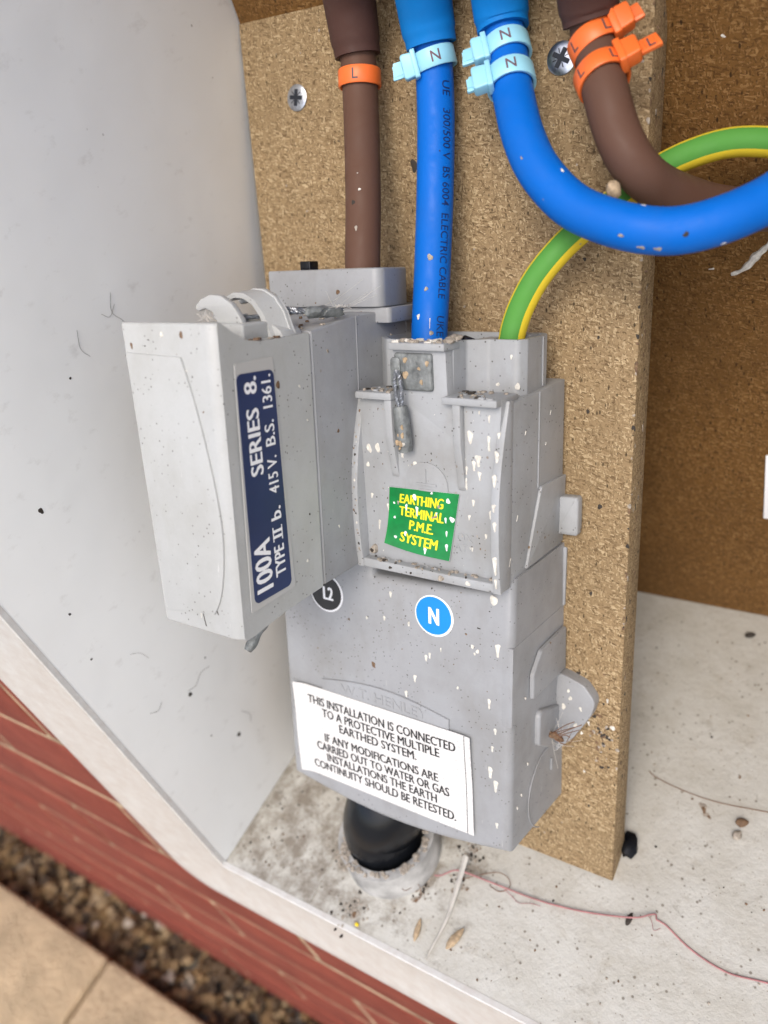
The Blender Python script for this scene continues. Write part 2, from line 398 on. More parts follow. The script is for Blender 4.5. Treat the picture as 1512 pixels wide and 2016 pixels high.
class MB:
    def __init__(s): s.v = []; s.f = []; s.m = []; s.flat = []
    def add(s, vs, fs, mi=0, flat=()):
        o = len(s.v); s.v += [tuple(v) for v in vs]
        for i, f in enumerate(fs):
            s.f.append(tuple(x + o for x in f)); s.m.append(mi); s.flat.append(i in flat)
    def prism(s, axis, poly, a0, a1, r0=0, r1=0, n=4, mi=0, fn=None):
        k = len(poly); rings = []
        sg = 1 if a1 > a0 else -1
        if r0:
            for j in range(n):
                t = (PI / 2) * j / n
                rings.append((a0 + sg * r0 * (1 - math.sin(t)), r0 * (1 - math.cos(t))))
            rings = [(a0 + sg * r0 * (1 - math.sin(PI / 2 - x * PI / 2 / n)) if False else a0 + sg * r0 * (1 - math.cos(x * PI / 2 / n)), r0 * (1 - math.sin(x * PI / 2 / n))) for x in range(n)]
        rings.append((a0 + sg * r0, 0))
        if r1:
            rings.append((a1 - sg * r1, 0))
            for x in range(1, n + 1):
                rings.append((a1 - sg * r1 * (1 - math.sin(x * PI / 2 / n)), r1 * (1 - math.cos(x * PI / 2 / n))))
        else: rings.append((a1, 0))
        vs = []
        for a, d in rings:
            pl = inset(poly, d) if d > 1e-9 else poly
            vs += [AX[axis](a, u, v) for u, v in pl]
        fs = []
        for i in range(len(rings) - 1):
            for j in range(k):
                fs.append((i * k + j, i * k + (j + 1) % k, (i + 1) * k + (j + 1) % k, (i + 1) * k + j))
        fs.append(tuple(range(k - 1, -1, -1))); fs.append(tuple((len(rings) - 1) * k + j for j in range(k)))
        if fn: vs = [fn(Vector(v)) for v in vs]
        s.add(vs, fs, mi, (len(fs) - 2, len(fs) - 1)); return s
    def box(s, x0, x1, y0, y1, z0, z1, r=.4, mi=0, fn=None):
        """bevelled box"""
        r = min(r, abs(x1 - x0) * .45, abs(y1 - y0) * .45, abs(z1 - z0) * .45)
        return s.prism('y', rpoly([(x0, z0), (x1, z0), (x1, z1), (x0, z1)], r, 3), y0, y1, r, r, 3, mi, fn)
    def ring_prism(s, axis, outer, inner, a0, a1, mi=0, fn=None):
        k = len(outer)
        vs = [AX[axis](a, *p) for a in (a0, a1) for pl in (outer, inner) for p in pl]
        fs = []
        for j in range(k):
            q = (j + 1) % k
            fs += [(j, q, 2 * k + q, 2 * k + j), (k + j, 3 * k + j, 3 * k + q, k + q), (j, k + j, k + q, q), (2 * k + j, 2 * k + q, 3 * k + q, 3 * k + j)]
        if fn: vs = [fn(Vector(v)) for v in vs]
        s.add(vs, fs, mi); return s
    def tube(s, pts, r, n=10, mi=0, caps=True, sector=None, ref=None):
        P = [Vector(p) for p in pts]; k = len(P); T = []
        for i in range(k): T.append((P[min(i + 1, k - 1)] - P[max(i - 1, 0)]).normalized())
        nrm = Vector(ref) if ref is not None else (Vector((0, 0, 1)) if abs(T[0].z) < .9 else Vector((1, 0, 0)))
        vs = []; fs = []; ms = []
        for i in range(k):
            nrm = (nrm - T[i] * nrm.dot(T[i])).normalized(); bi = T[i].cross(nrm)
            ri = r(i / (k - 1)) if callable(r) else r
            vs += [P[i] + (nrm * math.cos(2 * PI * j / n) + bi * math.sin(2 * PI * j / n)) * ri for j in range(n)]
        for i in range(k - 1):
            for j in range(n):
                fs.append((i * n + j, i * n + (j + 1) % n, (i + 1) * n + (j + 1) % n, (i + 1) * n + j))
                ms.append(sector(j / n) if sector else mi)
        if caps:
            fs += [tuple(range(n - 1, -1, -1)), tuple((k - 1) * n + j for j in range(n))]; ms += [mi, mi]
        o = len(s.f); s.add(vs, fs, mi, (len(fs) - 2, len(fs) - 1) if caps else ())
        for i, x in enumerate(ms): s.m[o + i] = x
        return s
    def blob(s, c, rx, ry, rz, mi=0, seed=0, rough=.25, axes=None):
        rd = random.Random(seed); c = Vector(c)
        bm = bmesh.new(); bmesh.ops.create_icosphere(bm, subdivisions=2, radius=1)
        vs = []
        for v in bm.verts:
            k = 1 + rd.uniform(-rough, rough)
            p = Vector((v.co.x * rx * k, v.co.y * ry * k, v.co.z * rz * k))
            vs.append(c + (axes @ p if axes else p))
        s.add(vs, [tuple(x.index for x in f.verts) for f in bm.faces], mi); bm.free(); return s
    def splat(s, c, nrm, r, long=1.0, ang=0, mi=0, h=.25, seed=None, up=(0, 0, 1)):
        """a small domed irregular spot lying on a surface"""
        rd = random.Random(seed if seed is not None else hash((round(c[0], 2), round(c[1], 2), round(c[2], 2))))
        c = Vector(c); n_ = Vector(nrm).normalized(); u = Vector(up); u = (u - n_ * u.dot(n_)).normalized(); t_ = u.cross(n_)
        k = 18; ph = rd.uniform(0, 6); ph2 = rd.uniform(0, 6); out = []; mid = []
        wv = rd.uniform(.3, .5); bulb = rd.uniform(.0, .35)
        for j in range(k):
            a = 2 * PI * j / k
            q = 1 + .14 * math.sin(2 * a + ph) + .12 * math.sin(3 * a + ph2) + rd.uniform(-.05, .05)
            if long > 1.7: q *= .85
            if long > 1.7:                       # a drop with a run below it
                y0 = math.sin(a); t = max(0.0, -y0)
                wdt = (1 - t ** .6 * (1 - wv)) + bulb * math.exp(-((t - .85) / .16) ** 2)
                x = r * q * math.copysign(abs(math.cos(a)) ** (.7 if y0 > 0 else .4), math.cos(a)) * wdt
                y = r * (y0 * q if y0 > 0 else y0 * (1.25 * long - .25))
                y += r * (long - 1) * .5
            else:
                x = math.cos(a) * q * r; y = math.sin(a) * q * r * long
            X = x * math.cos(ang) - y * math.sin(ang); Y = x * math.sin(ang) + y * math.cos(ang)
            out.append(c + t_ * X + u * Y - n_ * .1); mid.append(c + t_ * X * .75 + u * Y * .8 + n_ * h)
        vs = out + mid + [c + n_ * h * 1.15]
        fs = [(j, (j + 1) % k, k + (j + 1) % k, k + j) for j in range(k)] + [(k + j, k + (j + 1) % k, 2 * k) for j in range(k)]
        s.add(vs, fs, mi); return s
    def text(s, string, place, width=None, height=None, bold=0.0, mi=0, align='l', spacing=1.0, cut=None, thick=0, xs=None, fat=0.0):
        """flat lettering; place maps (u, v) in mm to a point, plus optional thickness by place(u, v, w)"""
        vs, fs, wd, ht = text_raw(string, bold, spacing)
        if width is None: width = wd * (height / ht) * (xs or 1)
        kx, ky = width / wd, height / ht
        off = {'l': 0, 'c': -width / 2, 'r': -width}[align]
        bm = bmesh.new(); bv = [bm.verts.new((x * kx + off, y * ky, 0)) for x, y in vs]
        for f in fs:
            try: bm.faces.new([bv[i] for i in f])
            except ValueError: pass
        bmesh.ops.triangulate(bm, faces=bm.faces[:])
        if thick:
            g = bmesh.ops.extrude_face_region(bm, geom=list(bm.faces)); 
            for e in g['geom']:
                if isinstance(e, bmesh.types.BMVert): e.co.z = thick
        if cut:
            ax, st = cut
            lo, hi = (off, off + width) if ax == 0 else (-height * .3, height * 1.1)
            q = lo + st
            while q < hi:
                co = Vector((q, 0, 0)) if ax == 0 else Vector((0, q, 0)); no = Vector((1, 0, 0)) if ax == 0 else Vector((0, 1, 0))
                bmesh.ops.bisect_plane(bm, geom=bm.verts[:] + bm.edges[:] + bm.faces[:], plane_co=co, plane_no=no); q += st
        bmesh.ops.triangulate(bm, faces=bm.faces[:])
        bm.verts.index_update()
        for q, (du, dv) in enumerate(((0, 0),) if not fat else ((-fat, 0), (-fat / 3, fat * .3), (fat / 3, -fat * .3), (fat, 0))):
            pts = []
            for v in bm.verts:
                if thick: pts.append(place(v.co.x, v.co.y, v.co.z)); continue
                p = Vector(place(v.co.x + du, v.co.y + dv))
                if fat:
                    n_ = (Vector(place(v.co.x + du + .1, v.co.y + dv)) - p).cross(Vector(place(v.co.x + du, v.co.y + dv + .1)) - p)
                    if n_.length > 0: p = p + n_.normalized() * (.008 * q)
                pts.append(p)
            s.add(pts, [tuple(x.index for x in f.verts) for f in bm.faces], mi, range(len(bm.faces)))
        bm.free(); return s
    def build(s, name, mats, parent=None, frame='w', keep_normals=False, sharp=38, origin=None):
        """mm points (frame 'b': tilted board axes, 'w': world) -> ONE linked mesh object, local to its thing"""
        mats = mats if isinstance(mats, (list, tuple)) else [mats]
        if parent is not None: org = Vector(parent['_o']); fr = parent['_f']
        else: org = Vector(origin if origin is not None else (0, 0, 0)); fr = frame
        me = bpy.data.meshes.new(name)
        me.from_pydata([(Vector(v) - org) * .001 for v in s.v], [], s.f)
        for mt in mats: me.materials.append(mt)
        me.polygons.foreach_set('material_index', s.m)
        me.polygons.foreach_set('use_smooth', [not x for x in s.flat])
        bm = bmesh.new(); bm.from_mesh(me)
        if not keep_normals: bmesh.ops.recalc_face_normals(bm, faces=bm.faces)
        bm.to_mesh(me); bm.free()
        me.set_sharp_from_angle(angle=math.radians(sharp))
        ob = bpy.data.objects.new(name, me); COL.objects.link(ob)
        if parent is not None: ob.parent = parent
        else:
            ob.matrix_world = fmat(fr, org)
        return ob

def fmat(fr, org):
    if fr == 'b': return Matrix.Translation(b2w(org) * .001) @ MB3.to_4x4()
    return Matrix.Translation(Vector(org) * .001)

def thing(name, label, cat, origin, frame='w', group=None):
    o = bpy.data.objects.new(name, None); COL.objects.link(o); o.empty_display_size = .01
    o.matrix_world = fmat(frame, Vector(origin)); o['_o'] = list(origin); o['_f'] = frame
    return tag(o, label, cat, group)
def tag(o, label=None, cat=None, group=None, kind=None):
    if label: o['label'] = label
    if cat: o['category'] = cat
    if group: o['group'] = group
    if kind: o['kind'] = kind
    return o

# ================================================================== SETTING
# ---- ground, gravel, paving, brick wall
g = MB(); g.add([(-60000, -60000, -48), (60000, -60000, -48), (60000, 60000, -48), (-60000, 60000, -48)], [(0, 1, 2, 3)])
tag(g.build('ground', M['bounce_ground']), kind='structure')

rd = random.Random(3)
gv = MB()
ico = bmesh.new(); bmesh.ops.create_icosphere(ico, subdivisions=1, radius=1)
iv = [v.co.copy() for v in ico.verts]; jf = [tuple(x.index for x in f.verts) for f in ico.faces]; ico.free()
for k in range(3600):
    x = rd.uniform(-1350, 350); y = rd.uniform(22, 86); s_ = rd.choice((3, 4, 4.5, 5, 6, 7.5))
    rot = Matrix.Rotation(rd.uniform(0, 6.3), 3, 'Z') @ Matrix.Rotation(rd.uniform(-.5, .5), 3, 'X')
    sx, sy, sz = s_ * rd.uniform(.8, 1.4), s_ * rd.uniform(.7, 1.1), s_ * rd.uniform(.5, .8)
    c = Vector((x, y, -36 + rd.uniform(-6, 7)))
    gv.add([c + rot @ Vector((v.x * sx * rd.uniform(.85, 1.15), v.y * sy * rd.uniform(.85, 1.15), v.z * sz)) for v in iv], jf)
tag(gv.build('gravel', M['gravel'], sharp=25), 'dark brown and grey gravel strip between brick wall and paving', None, None, 'stuff')

pv = MB()
rows = [(-1390, -990), (-984, -682), (-676, -300), (-294, 100), (106, 500)]
for yy0, yy1 in ((-190, 26), (-412, -197), (-640, -419)):
    for i, (a, c) in enumerate(rows):
        sh = 0 if yy0 == -190 else 150
        pv.box(a + sh, c + sh, yy0, yy1, -60, rd.uniform(-1.5, 1.5), 5)
tag(pv.build('paving', M['pave']), kind='structure')

X0, X1, TOP = -289.0, 251.0, 1290.0        # inner walls; unseen right one and ceiling pushed out for light; FL is its floor
YF, YB = 79.5, 333.0                        # front lip and back lining
bw = MB()
# mortar bed with a hole for the cabinet, bricks standing 2.5 mm proud
for (a, c, z0, z1) in ((-1500, X0 - 12, -60, 2400), (X1 + 12, 900, -60, 2400), (X0 - 12, X1 + 12, -60, FL - 14), (X0 - 12, X1 + 12, TOP + 14, 2400)):
    bw.box(a, c, 84.9, 190, z0, z1, .1, 1)
pitch = 73.4; zc0 = 506.7                   # joint heights: 506.7 + k * pitch
for k in range(-8, 24):
    z0 = zc0 + (k) * pitch + 4.0; z1 = z0 + pitch - 8.0
    xs = -1500 + (110 if k % 2 else 0)
    while xs < 800:
        a, c = xs + 3, xs + 220 - 3
        for (lo, hi) in ((a, c),):
            segs = [(lo, hi)]
            if z1 > FL - 14 and z0 < TOP + 14:
                segs = []
                if lo < X0 - 12: segs.append((lo, min(hi, X0 - 13)))
                if hi > X1 + 12: segs.append((max(lo, X1 + 13), hi))
            for (p, q) in segs:
                if q - p > 4: bw.box(p, q, 84.1 + rd.uniform(-.3, .3), 130, z0 + rd.uniform(-1.5, 1.5), z1 + rd.uniform(-1.5, 1.5), 1.0, 0)
        xs += 220
wall = bw.build('brick_wall', [M['brick'], M['mortar']])
tag(wall, 'red brick house wall with pale mortar joints around the white cabinet', 'wall')

# ---- the white cabinet
cab = thing('meter_cabinet', 'open white moulded meter cabinet set into the red brick wall', 'cabinet', (X0, YF, FL))
def slab(x0, x1, y0, y1, z0, z1): 
    b = MB(); b.box(x0, x1, y0, y1, z0, z1, .5); return b
lw = slab(X0 - 8, X0, YF, 345, FL - 8, TOP + 8)
for (y, z, r_, lg, an) in ((122, 552, 1.1, 1.6, .5), (131, 502, 1.3, 1.3, .8), (117, 685, 1.2, 1.2, 0), (100, 640, .7, 1, 0), (150, 600, .6, 1, 0), (105, 700, .8, 1.4, .3), (160, 720, .6, 1, 0), (95, 615, .6, 1, 0), (140, 560, .5, 1, 0), (118, 520, .5, 1, 0)):
    lw.splat((X0, y, z), (1, 0, 0), r_, lg, an, 1, .15)
for (pts) in (((197, 738), (193, 731), (196, 724), (191, 717)), ((196, 733), (191, 730), (188, 733)), ((174, 734), (171, 727), (173, 722)), ((122, 555), (127, 553), (133, 556), (139, 554)), ((110, 600), (114, 596), (116, 590)), ((140, 512), (143, 505), (141, 500)), ((100, 566), (104, 563), (108, 565))):
    lw.tube(catmull([(X0 + .3, a, c) for a, c in pts], 1), .065, 5, 1)
lw.build('side_wall', [M['white'], M['soot']], cab)
slab(X1, X1 + 8, YF, 345, FL - 8, TOP + 8).build('side_wall', M['white'], cab)
slab(X0, X1, YF, 345, TOP, TOP + 8).build('ceiling_panel', M['white'], cab)
fb = slab(X0, X1, YF, 345, FL - 8, FL)
fb.tube(catmull([(-228.5, 82, FL), (-229, 95, FL), (-230, 110, FL), (-232, 140, FL), (-234, 180, FL)], 4), .55, 6)
fb.build('floor_panel', M['floor'], cab)
# the outward rim: a profile swept round the opening
prof = [(-.15, YF + 1.6), (-.15, YF - .9), (.5, YF - 1.5), (1.6, YF - 1.5), (2.6, YF - .6), (8, YF - .5), (30, YF - 1.6), (48, YF - 3.2), (56, YF - 4.6), (59, YF - 4.2), (61, YF - 2.4), (62, YF + .5), (62, 92)]
loops = []
for d, y in prof:
    r_ = 1.5 + max(0, d) * .38
    loops.append([(p[0], y, p[1]) for p in rpoly([(X0 - d, FL - d), (X1 + d, FL - d), (X1 + d, TOP + d), (X0 - d, TOP + d)], r_, 8)])
rm = MB(); k = len(loops[0])
rm.add([v for lp in loops for v in lp], [(i * k + j, i * k + (j + 1) % k, (i + 1) * k + (j + 1) % k, (i + 1) * k + j) for i in range(len(loops) - 1) for j in range(k)])
rm.build('rim', M['rim'], cab)

# ---- chipboard lining on the back
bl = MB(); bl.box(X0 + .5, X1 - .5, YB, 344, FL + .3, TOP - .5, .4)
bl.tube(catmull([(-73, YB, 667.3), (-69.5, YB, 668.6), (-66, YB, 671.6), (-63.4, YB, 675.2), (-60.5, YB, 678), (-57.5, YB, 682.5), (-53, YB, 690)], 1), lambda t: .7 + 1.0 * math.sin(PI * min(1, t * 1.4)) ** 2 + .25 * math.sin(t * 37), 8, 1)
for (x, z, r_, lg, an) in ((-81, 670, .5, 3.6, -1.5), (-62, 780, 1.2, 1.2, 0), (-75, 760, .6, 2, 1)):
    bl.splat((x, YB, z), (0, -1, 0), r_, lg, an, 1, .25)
tag(bl.build('back_lining', [M['lining'], M['dropping']]), 'brown chipboard lining, darkened by painted shade, fixed across the back of the cabinet', 'panel')

# ---- the leaning chipboard
bo = MB()
bo.prism('y', [(-168, 231), (-150, -165.6), (31.2, -165.6), (26.3, 227)], 62, 79, .5, .5, 2)
for (x, z, r_, lg) in ((-72.8, 161, 2.0, 1.4), (5, 120, .8, 1), (9, 60, .9, 1), (16, 20, 1.1, 1.2), (14, -20, .8, 1.3), (10, -60, 1, 1), (18, -128, .7, 1), (12, 90, .7, 1)):
    bo.splat((x, 62, z), (0, -1, 0), r_, lg, .2, 1, .1)
for (x, z, r_, lg) in ((18, -75, .9, 1.6), (27, -83, 1.2, 1), (24, -70, .7, 2), (15, -110, .6, 1)):
    bo.splat((x, 62, z), (0, -1, 0), r_, lg, .2, 2, .4)
rgb = random.Random(31)
for k_ in range(46):
    bo.splat((21.5 + rgb.gauss(0, 2.6), 62, -91 + rgb.gauss(0, 6)), (0, -1, 0), rgb.uniform(.2, 1.0), rgb.uniform(1, 1.6), rgb.uniform(0, 3), rgb.choice((3, 3, 4, 1)), .1, seed=k_)
for k_ in range(120):
    bo.splat((rgb.uniform(-160, 30), 62, rgb.uniform(-160, 225)), (0, -1, 0), rgb.uniform(.15, .55), rgb.uniform(1, 2.2), rgb.uniform(0, 3), rgb.choice((3, 1, 4)), .06, seed=k_)
for k_ in range(110):
    z = rgb.uniform(-162, 222); xe = 26.3 + (227 - z) / 392.6 * 4.9
    bo.splat((xe, rgb.uniform(62.5, 78), z), (1, 0, 0), rgb.uniform(.25, .9), rgb.uniform(1, 3.2), rgb.uniform(-.4, .4), rgb.choice((1, 3, 3, 4)), .12, seed=k_ + 900)
for k_ in range(40):
    z = rgb.uniform(-162, 222); xe = 26.3 + (227 - z) / 392.6 * 4.9
    bo.splat((xe - .5, 62.0, z), (0, -1, 0), rgb.uniform(.3, .8), rgb.uniform(1, 1.7), rgb.uniform(-.4, .4), rgb.choice((1, 3, 4)), .08, seed=k_ + 1900)
tag(bo.build('mounting_board', [M['board'], M['soot'], M['dropping'], M['rust'], M['dust']], frame='b', origin=(-60, 70, -165.6)),
    'tan chipboard mounting board leaning against the cabinet back behind the grey fuse unit', 'board')

# ---- screws in the board
def screw(x, z, label, ang, r=5.6):
    t = thing('wood_screw', label, 'screw', (x, 62, z), 'b', 'cross head screws in the mounting board')
    b = MB()
    rr = [(0, -.1), (.6, .0), (.85, .2), (1, .55), (1.0, 1.2)]
    n = 28; vs = []; fs = []
    for q, (f, d) in enumerate(rr):
        for j in range(n):
            vs.append((x + r * max(f, .02) * math.cos(2 * PI * j / n), 60.8 + d, z + r * max(f, .02) * math.sin(2 * PI * j / n)))
    for q in range(len(rr) - 1):
        for j in range(n): fs.append((q * n + j, q * n + (j + 1) % n, (q + 1) * n + (j + 1) % n, (q + 1) * n + j))
    b.add(vs, fs); b.build('head', M['zinc'], t)
    cr = MB()
    def rot(p): 
        q = Matrix.Rotation(ang, 3, 'Y') @ (p - Vector((x, 60, z))); return q + Vector((x, 60, z))
    a, c = r * .62, r * .15
    plus = [(x - a, z - c), (x - c, z - c), (x - c, z - a), (x + c, z - a), (x + c, z - c), (x + a, z - c), (x + a, z + c), (x + c, z + c), (x + c, z + a), (x - c, z + a), (x - c, z + c), (x - a, z + c)]
    cr.prism('y', rpoly(plus, .3, 2), 60.52, 60.9, fn=rot)  # raised dark cross, the shade of the screw slot painted on
    for j in range(4):
        an = PI / 4 + j * PI / 2
        p = [Vector((x + math.cos(an) * q, 60.6, z + math.sin(an) * q)) for q in (r * .28, r * .6)]
        cr.tube([rot(v) for v in p], .14, 5)
    cr.build('cross_recess', M['recess_shade'], t)
screw(-134.9, 195.4, 'zinc cross head screw in the chipboard left of the brown cable', .15)
screw(-6.9, 192.1, 'shiny zinc screw partly covered by the two orange ties', .5, 5.8)

# ================================================================== CUT-OUT
cut = thing('service_cutout', 'grey plastic service cut-out body with white warning notice and round phase labels', 'cut-out', (-60, 62, -128), 'b')
def draft(v):      # sides splay slightly towards the board
    t = (v.y - 10) / 52.0
    return Vector((v.x + (t * 3.2 * max(0, min(1, (-v.z) / 120)) if v.x > -40 else -t * 2.0), v.y, v.z))
N0 = 18
bot = [(-120.5 + 121.5 * i / N0, -128.4 + (0 if i == 0 else 0) - 9.0 * math.sin(PI * min(1, (i / N0) * 1.0)) * .78 + 2.2 * (i / N0)) for i in range(N0 + 1)]
outl = bot + [(1.0, -64.5), (1.0, -63.9), (1, -28.2), (1, -27.6), (1.0, 1.5), (-7, 1.5), (-8.2, -5.0), (-25, -6.6), (-45, -7.9), (-64, -8.8), (-65.6, -8.4), (-65.8, 1.5), (-120.5, 1.5)]
b = MB()
rad = [0] * len(outl)
body_poly = rpoly(outl, rad, 4)
b.prism('y', body_poly, 10, 62, 3.6, 0, 6, 0, draft)
# middle band of the flank stands proud with a sharp front arris
b.prism('y', rpoly([(-3.7, -64), (1.2, -64), (1.2, -27.8), (-3.7, -27.8)], 0, 2), 9.97, 61, .5, 0, 3, 0, draft)
# raised U-panel on the flank
b.prism('x', rpoly([(26, -58), (26, -46), (34, -38), (60.5, -37.2), (60.5, -58)], [1.5, 3, 3, 1, 1], 4), 1.4, 3.2, 0, .9, 3, 0, lambda v: draft(v))
b.prism('x', rpoly([(61, 0), (67, -2), (68, -24), (64, -28), (61, -28)], [.5, 2, 3, 1, .5], 4), -4, 2.6, 0, .8, 3)
# knock-out ring low on the flank
arc = [(47 + 20 * math.cos(a), -112 + 20 * math.sin(a)) for a in [PI * .35 + PI * 1.0 * i / 22 for i in range(23)]]
b.tube([draft(Vector((1.3, y, z))) + Vector((-.2, 0, 0)) for y, z in arc], .3, 6)
b.tube([draft(Vector((1.3, y, z))) + Vector((-.2, 0, 0)) for y, z in ((50, -100), (50, -106))], .5, 6)
for (x, z, r_, lg) in ((-56.8, -15.9, 1.0, 1.9), (-5.6, -29.6, 1.5, 3), (-9.2, -55, 1.0, 3.6), (-6.3, -67.3, .9, 2.4), (-7.5, -76, .8, 2.6), (-8.4, -87.8, 1.6, 2.4), (-5.8, -93.6, 1.4, 3.2), (-39.4, -41.8, .9, 2.6), (-37.6, -40.2, .8, 2.6), (-14.7, -32.6, .9, 1), (-17, -31, .7, 1.6), (-45.3, -53.3, 1.0, 2.6), (-50, -62.2, .9, 2.6), (-5, -113.4, 1.0, 2.0), (-7.6, -8.5, 1.6, 1.5), (-47.8, -27.8, .8, 1.8), (-60.5, -28, .8, 1.8), (-16, -34, .5, 1.2), (-32, -36, .4, 4), (-24, -52, .5, 1.5), (-70, -30, .5, 1.5)):
    b.splat((x, 10, z), (0, -1, 0), r_, lg, 0.04, 1, .2)
for (x, z, r_) in ((-112.8, -122.2, 1.7), (-67.4, -52.5, 1.2), (-66.8, -53.5, .6), (-80, -33, .6), (-20, -26, .5)):
    b.splat((x, 10, z), (0, -1, 0), r_, 1.2, .4, 2, .12)
rs = random.Random(5)
for k in range(150):
    b.splat((rs.uniform(-116, -4), 10, rs.uniform(-70, -4)), (0, -1, 0), rs.uniform(.1, .3), rs.uniform(1, 2), rs.uniform(0, 3), rs.choice((3, 3, 2)), .05, seed=k)
b.splat((-14.2, 10, -22), (0, -1, 0), .4, 3, 1.5, 3, .2)
for (y, z, r_, lg) in ((20, -54, .5, 1.4), (18, -100, .5, 2), (24, -88, .6, 2.2), (14, -104, .6, 2)):
    b.splat((2.6, y, z), (1, 0, 0), r_, lg, .1, 1, .3)
b.build('body', [M['grey'], M['dropping'], M['rust'], M['soot']], cut)
# ribs under the terminal cover on the flank shoulder
lug = MB()
lug.prism('y', rpoly([(-2, -101), (3.5, -99), (11.5, -89.5), (18.8, -76.5), (20.8, -69), (15, -62), (7, -59.5), (-2, -58)], [0, 3, 4, 7, 6, 6, 4, 0], 5), 55.5, 62, .7, 0, 4)
lug.splat((9, 55.5, -70), (0, -1, 0), .9, 1.2, 0, 1, .2); lug.splat((14, 55.5, -74), (0, -1, 0), .8, 2, .5, 1, .2)
lug.splat((12, 55.5, -83), (0, -1, 0), 1.1, 1, 0, 1, .3); lug.splat((6, 55.5, -75), (0, -1, 0), 1.2, 1.2, 0, 1, .2); lug.splat((18, 55.5, -80), (0, -1, 0), .6, 2.6, .3, 1, .15)
lug.splat((15, 55.5, -86), (0, -1, 0), .7, 1, 0, 1, .2); lug.splat((8, 55.5, -66.5), (0, -1, 0), .7, 1.3, 0, 1, .2)
lug.build('fixing_lug', [M['grey'], M['dropping']], cut)
bs = MB()
bs.prism('x', rpoly([(33, -66.5), (44, -70.5), (57, -75), (57, -97), (44, -91), (33, -84)], [3, 2, 0, 0, 2, 3], 4), 1.0, 4.0, 0, 1.3, 4)
bs.build('lug_boss', M['grey'], cut)
cw = thing('cobweb', 'thin pale cobweb strands round the clip on the fuse carrier top', 'cobweb', (-95, -45, 104), 'b')
rw = random.Random(17); b = MB()
for k in range(22):
    a = Vector((-99 + rw.uniform(-1, 8), rw.uniform(-48, -43), 107 - rw.uniform(0, 2))); e = Vector((-97 + rw.uniform(-4, 9), rw.uniform(-50, -42), 102.4 + rw.uniform(0, 1)))
    b.tube(catmull([a, (a + e) / 2 + Vector((rw.uniform(-1, 1), 0, rw.uniform(-1, 0))), e], 1), .07, 4)
b.build('web_strand', M['web'], cw)
b = MB()
for k in range(8):
    a = Vector((-60 - rw.uniform(0, 30), 17, 106 + rw.uniform(0, 12))); e = Vector((-68 - rw.uniform(0, 10), -6 + rw.uniform(-6, 6), 103.6))
    b.tube(catmull([a, (a + e) / 2 + Vector((0, 0, -1.2)), e], 2), .05, 4)
b.build('web_strand', M['web'], cw)
# maker's plate with raised lettering
pl = MB()
top = [(-97.5 + 69.5 * i / 12, -67.8 + 4.6 * math.sin(PI * i / 12) - .6 * i / 12) for i in range(13)]
pl.prism('y', rpoly([(-97.5, -84)] + top + [(-28, -84)], 0), 9.0, 10.4, .35, 0, 2)
pl.build('maker_plate', M['grey'], cut)
tx = MB(); tx.text('W.T. HENLEY', lambda u, v, q: (-86 + u, 9.05 - q, -72.6 + v + 1.4 * math.sin(PI * (u + 11) / 70)), width=47, height=4.8, bold=.0, thick=.35)
tx.build('embossed_lettering', M['grey'], cut)

# round phase labels
def round_label(x, z, r, m_face, txt, lx, hgt, ang=0, bold=.03):
    s_ = MB(); n = 40
    cir = [(x + r * math.cos(2 * PI * j / n), z + r * math.sin(2 * PI * j / n)) for j in range(n)]
    s_.prism('y', cir, 9.75, 10.05)
    cir2 = [(x - .25 + (r - .75) * math.cos(2 * PI * j / n), z + .1 + (r - .75) * math.sin(2 * PI * j / n)) for j in range(n)]
    s_.prism('y', cir2, 9.62, 9.8, mi=1)
    o = s_.build('phase_label', [M['white_print'], m_face], cut)
    t = MB(); ca, sa = math.cos(ang), math.sin(ang)
    t.text(txt, lambda u, v: (x + lx + u * ca - v * sa, 9.52, z + u * sa + (v - hgt / 2) * ca), height=hgt, bold=0, fat=.35, align='c', xs=.66)
    o2 = t.build('lettering', M['white_print'], cut); o2.parent = o
    return o
round_label(-35.0, -21.2, 9.3, M['cyan'], 'N', 0, 7.4)
round_label(-92.0, -22.5, 9.3, M['dark_label'], 'L2', 1.0, 6.2)

# warning notice
nb = MB()
nx, nz = 28, 8; vs = []; fs = []
def notice_pt(u, v, lift=0.0):      # u 0..97 across, v 0..49 down
    x = -114.2 + u + .045 * v * (1 if u < 20 else .9); z = -73.0 - v
    y = 8.55 + .35 * math.sin(u / 97 * PI) * -1 - (max(0, 9 - u) ** 2) * .022 - (max(0, u - 90) ** 2) * .012 * (1 - v / 60) + .25 * math.sin(v / 7 + u / 23)
    return Vector((x, y - lift, z))
for j in range(nz + 1):
    for i in range(nx + 1): vs.append(notice_pt(97 * i / nx, 49 * j / nz))
for j in range(nz):
    for i in range(nx): fs.append((j * (nx + 1) + i, j * (nx + 1) + i + 1, (j + 1) * (nx + 1) + i + 1, (j + 1) * (nx + 1) + i))
nv = len(vs); vs += [v + Vector((0, .3, 0)) for v in vs]; fs += [tuple(reversed([x + nv for x in f])) for f in fs[:]]
edge = [i for i in range(nx + 1)] + [j * (nx + 1) + nx for j in range(1, nz + 1)] + [nz * (nx + 1) + i for i in range(nx - 1, -1, -1)] + [j * (nx + 1) for j in range(nz - 1, 0, -1)]
fs += [(edge[i], edge[(i + 1) % len(edge)], edge[(i + 1) % len(edge)] + nv, edge[i] + nv) for i in range(len(edge))]
nb.add(vs, fs)
notice = nb.build('warning_notice', M['paper'], cut)
nt_ = MB()
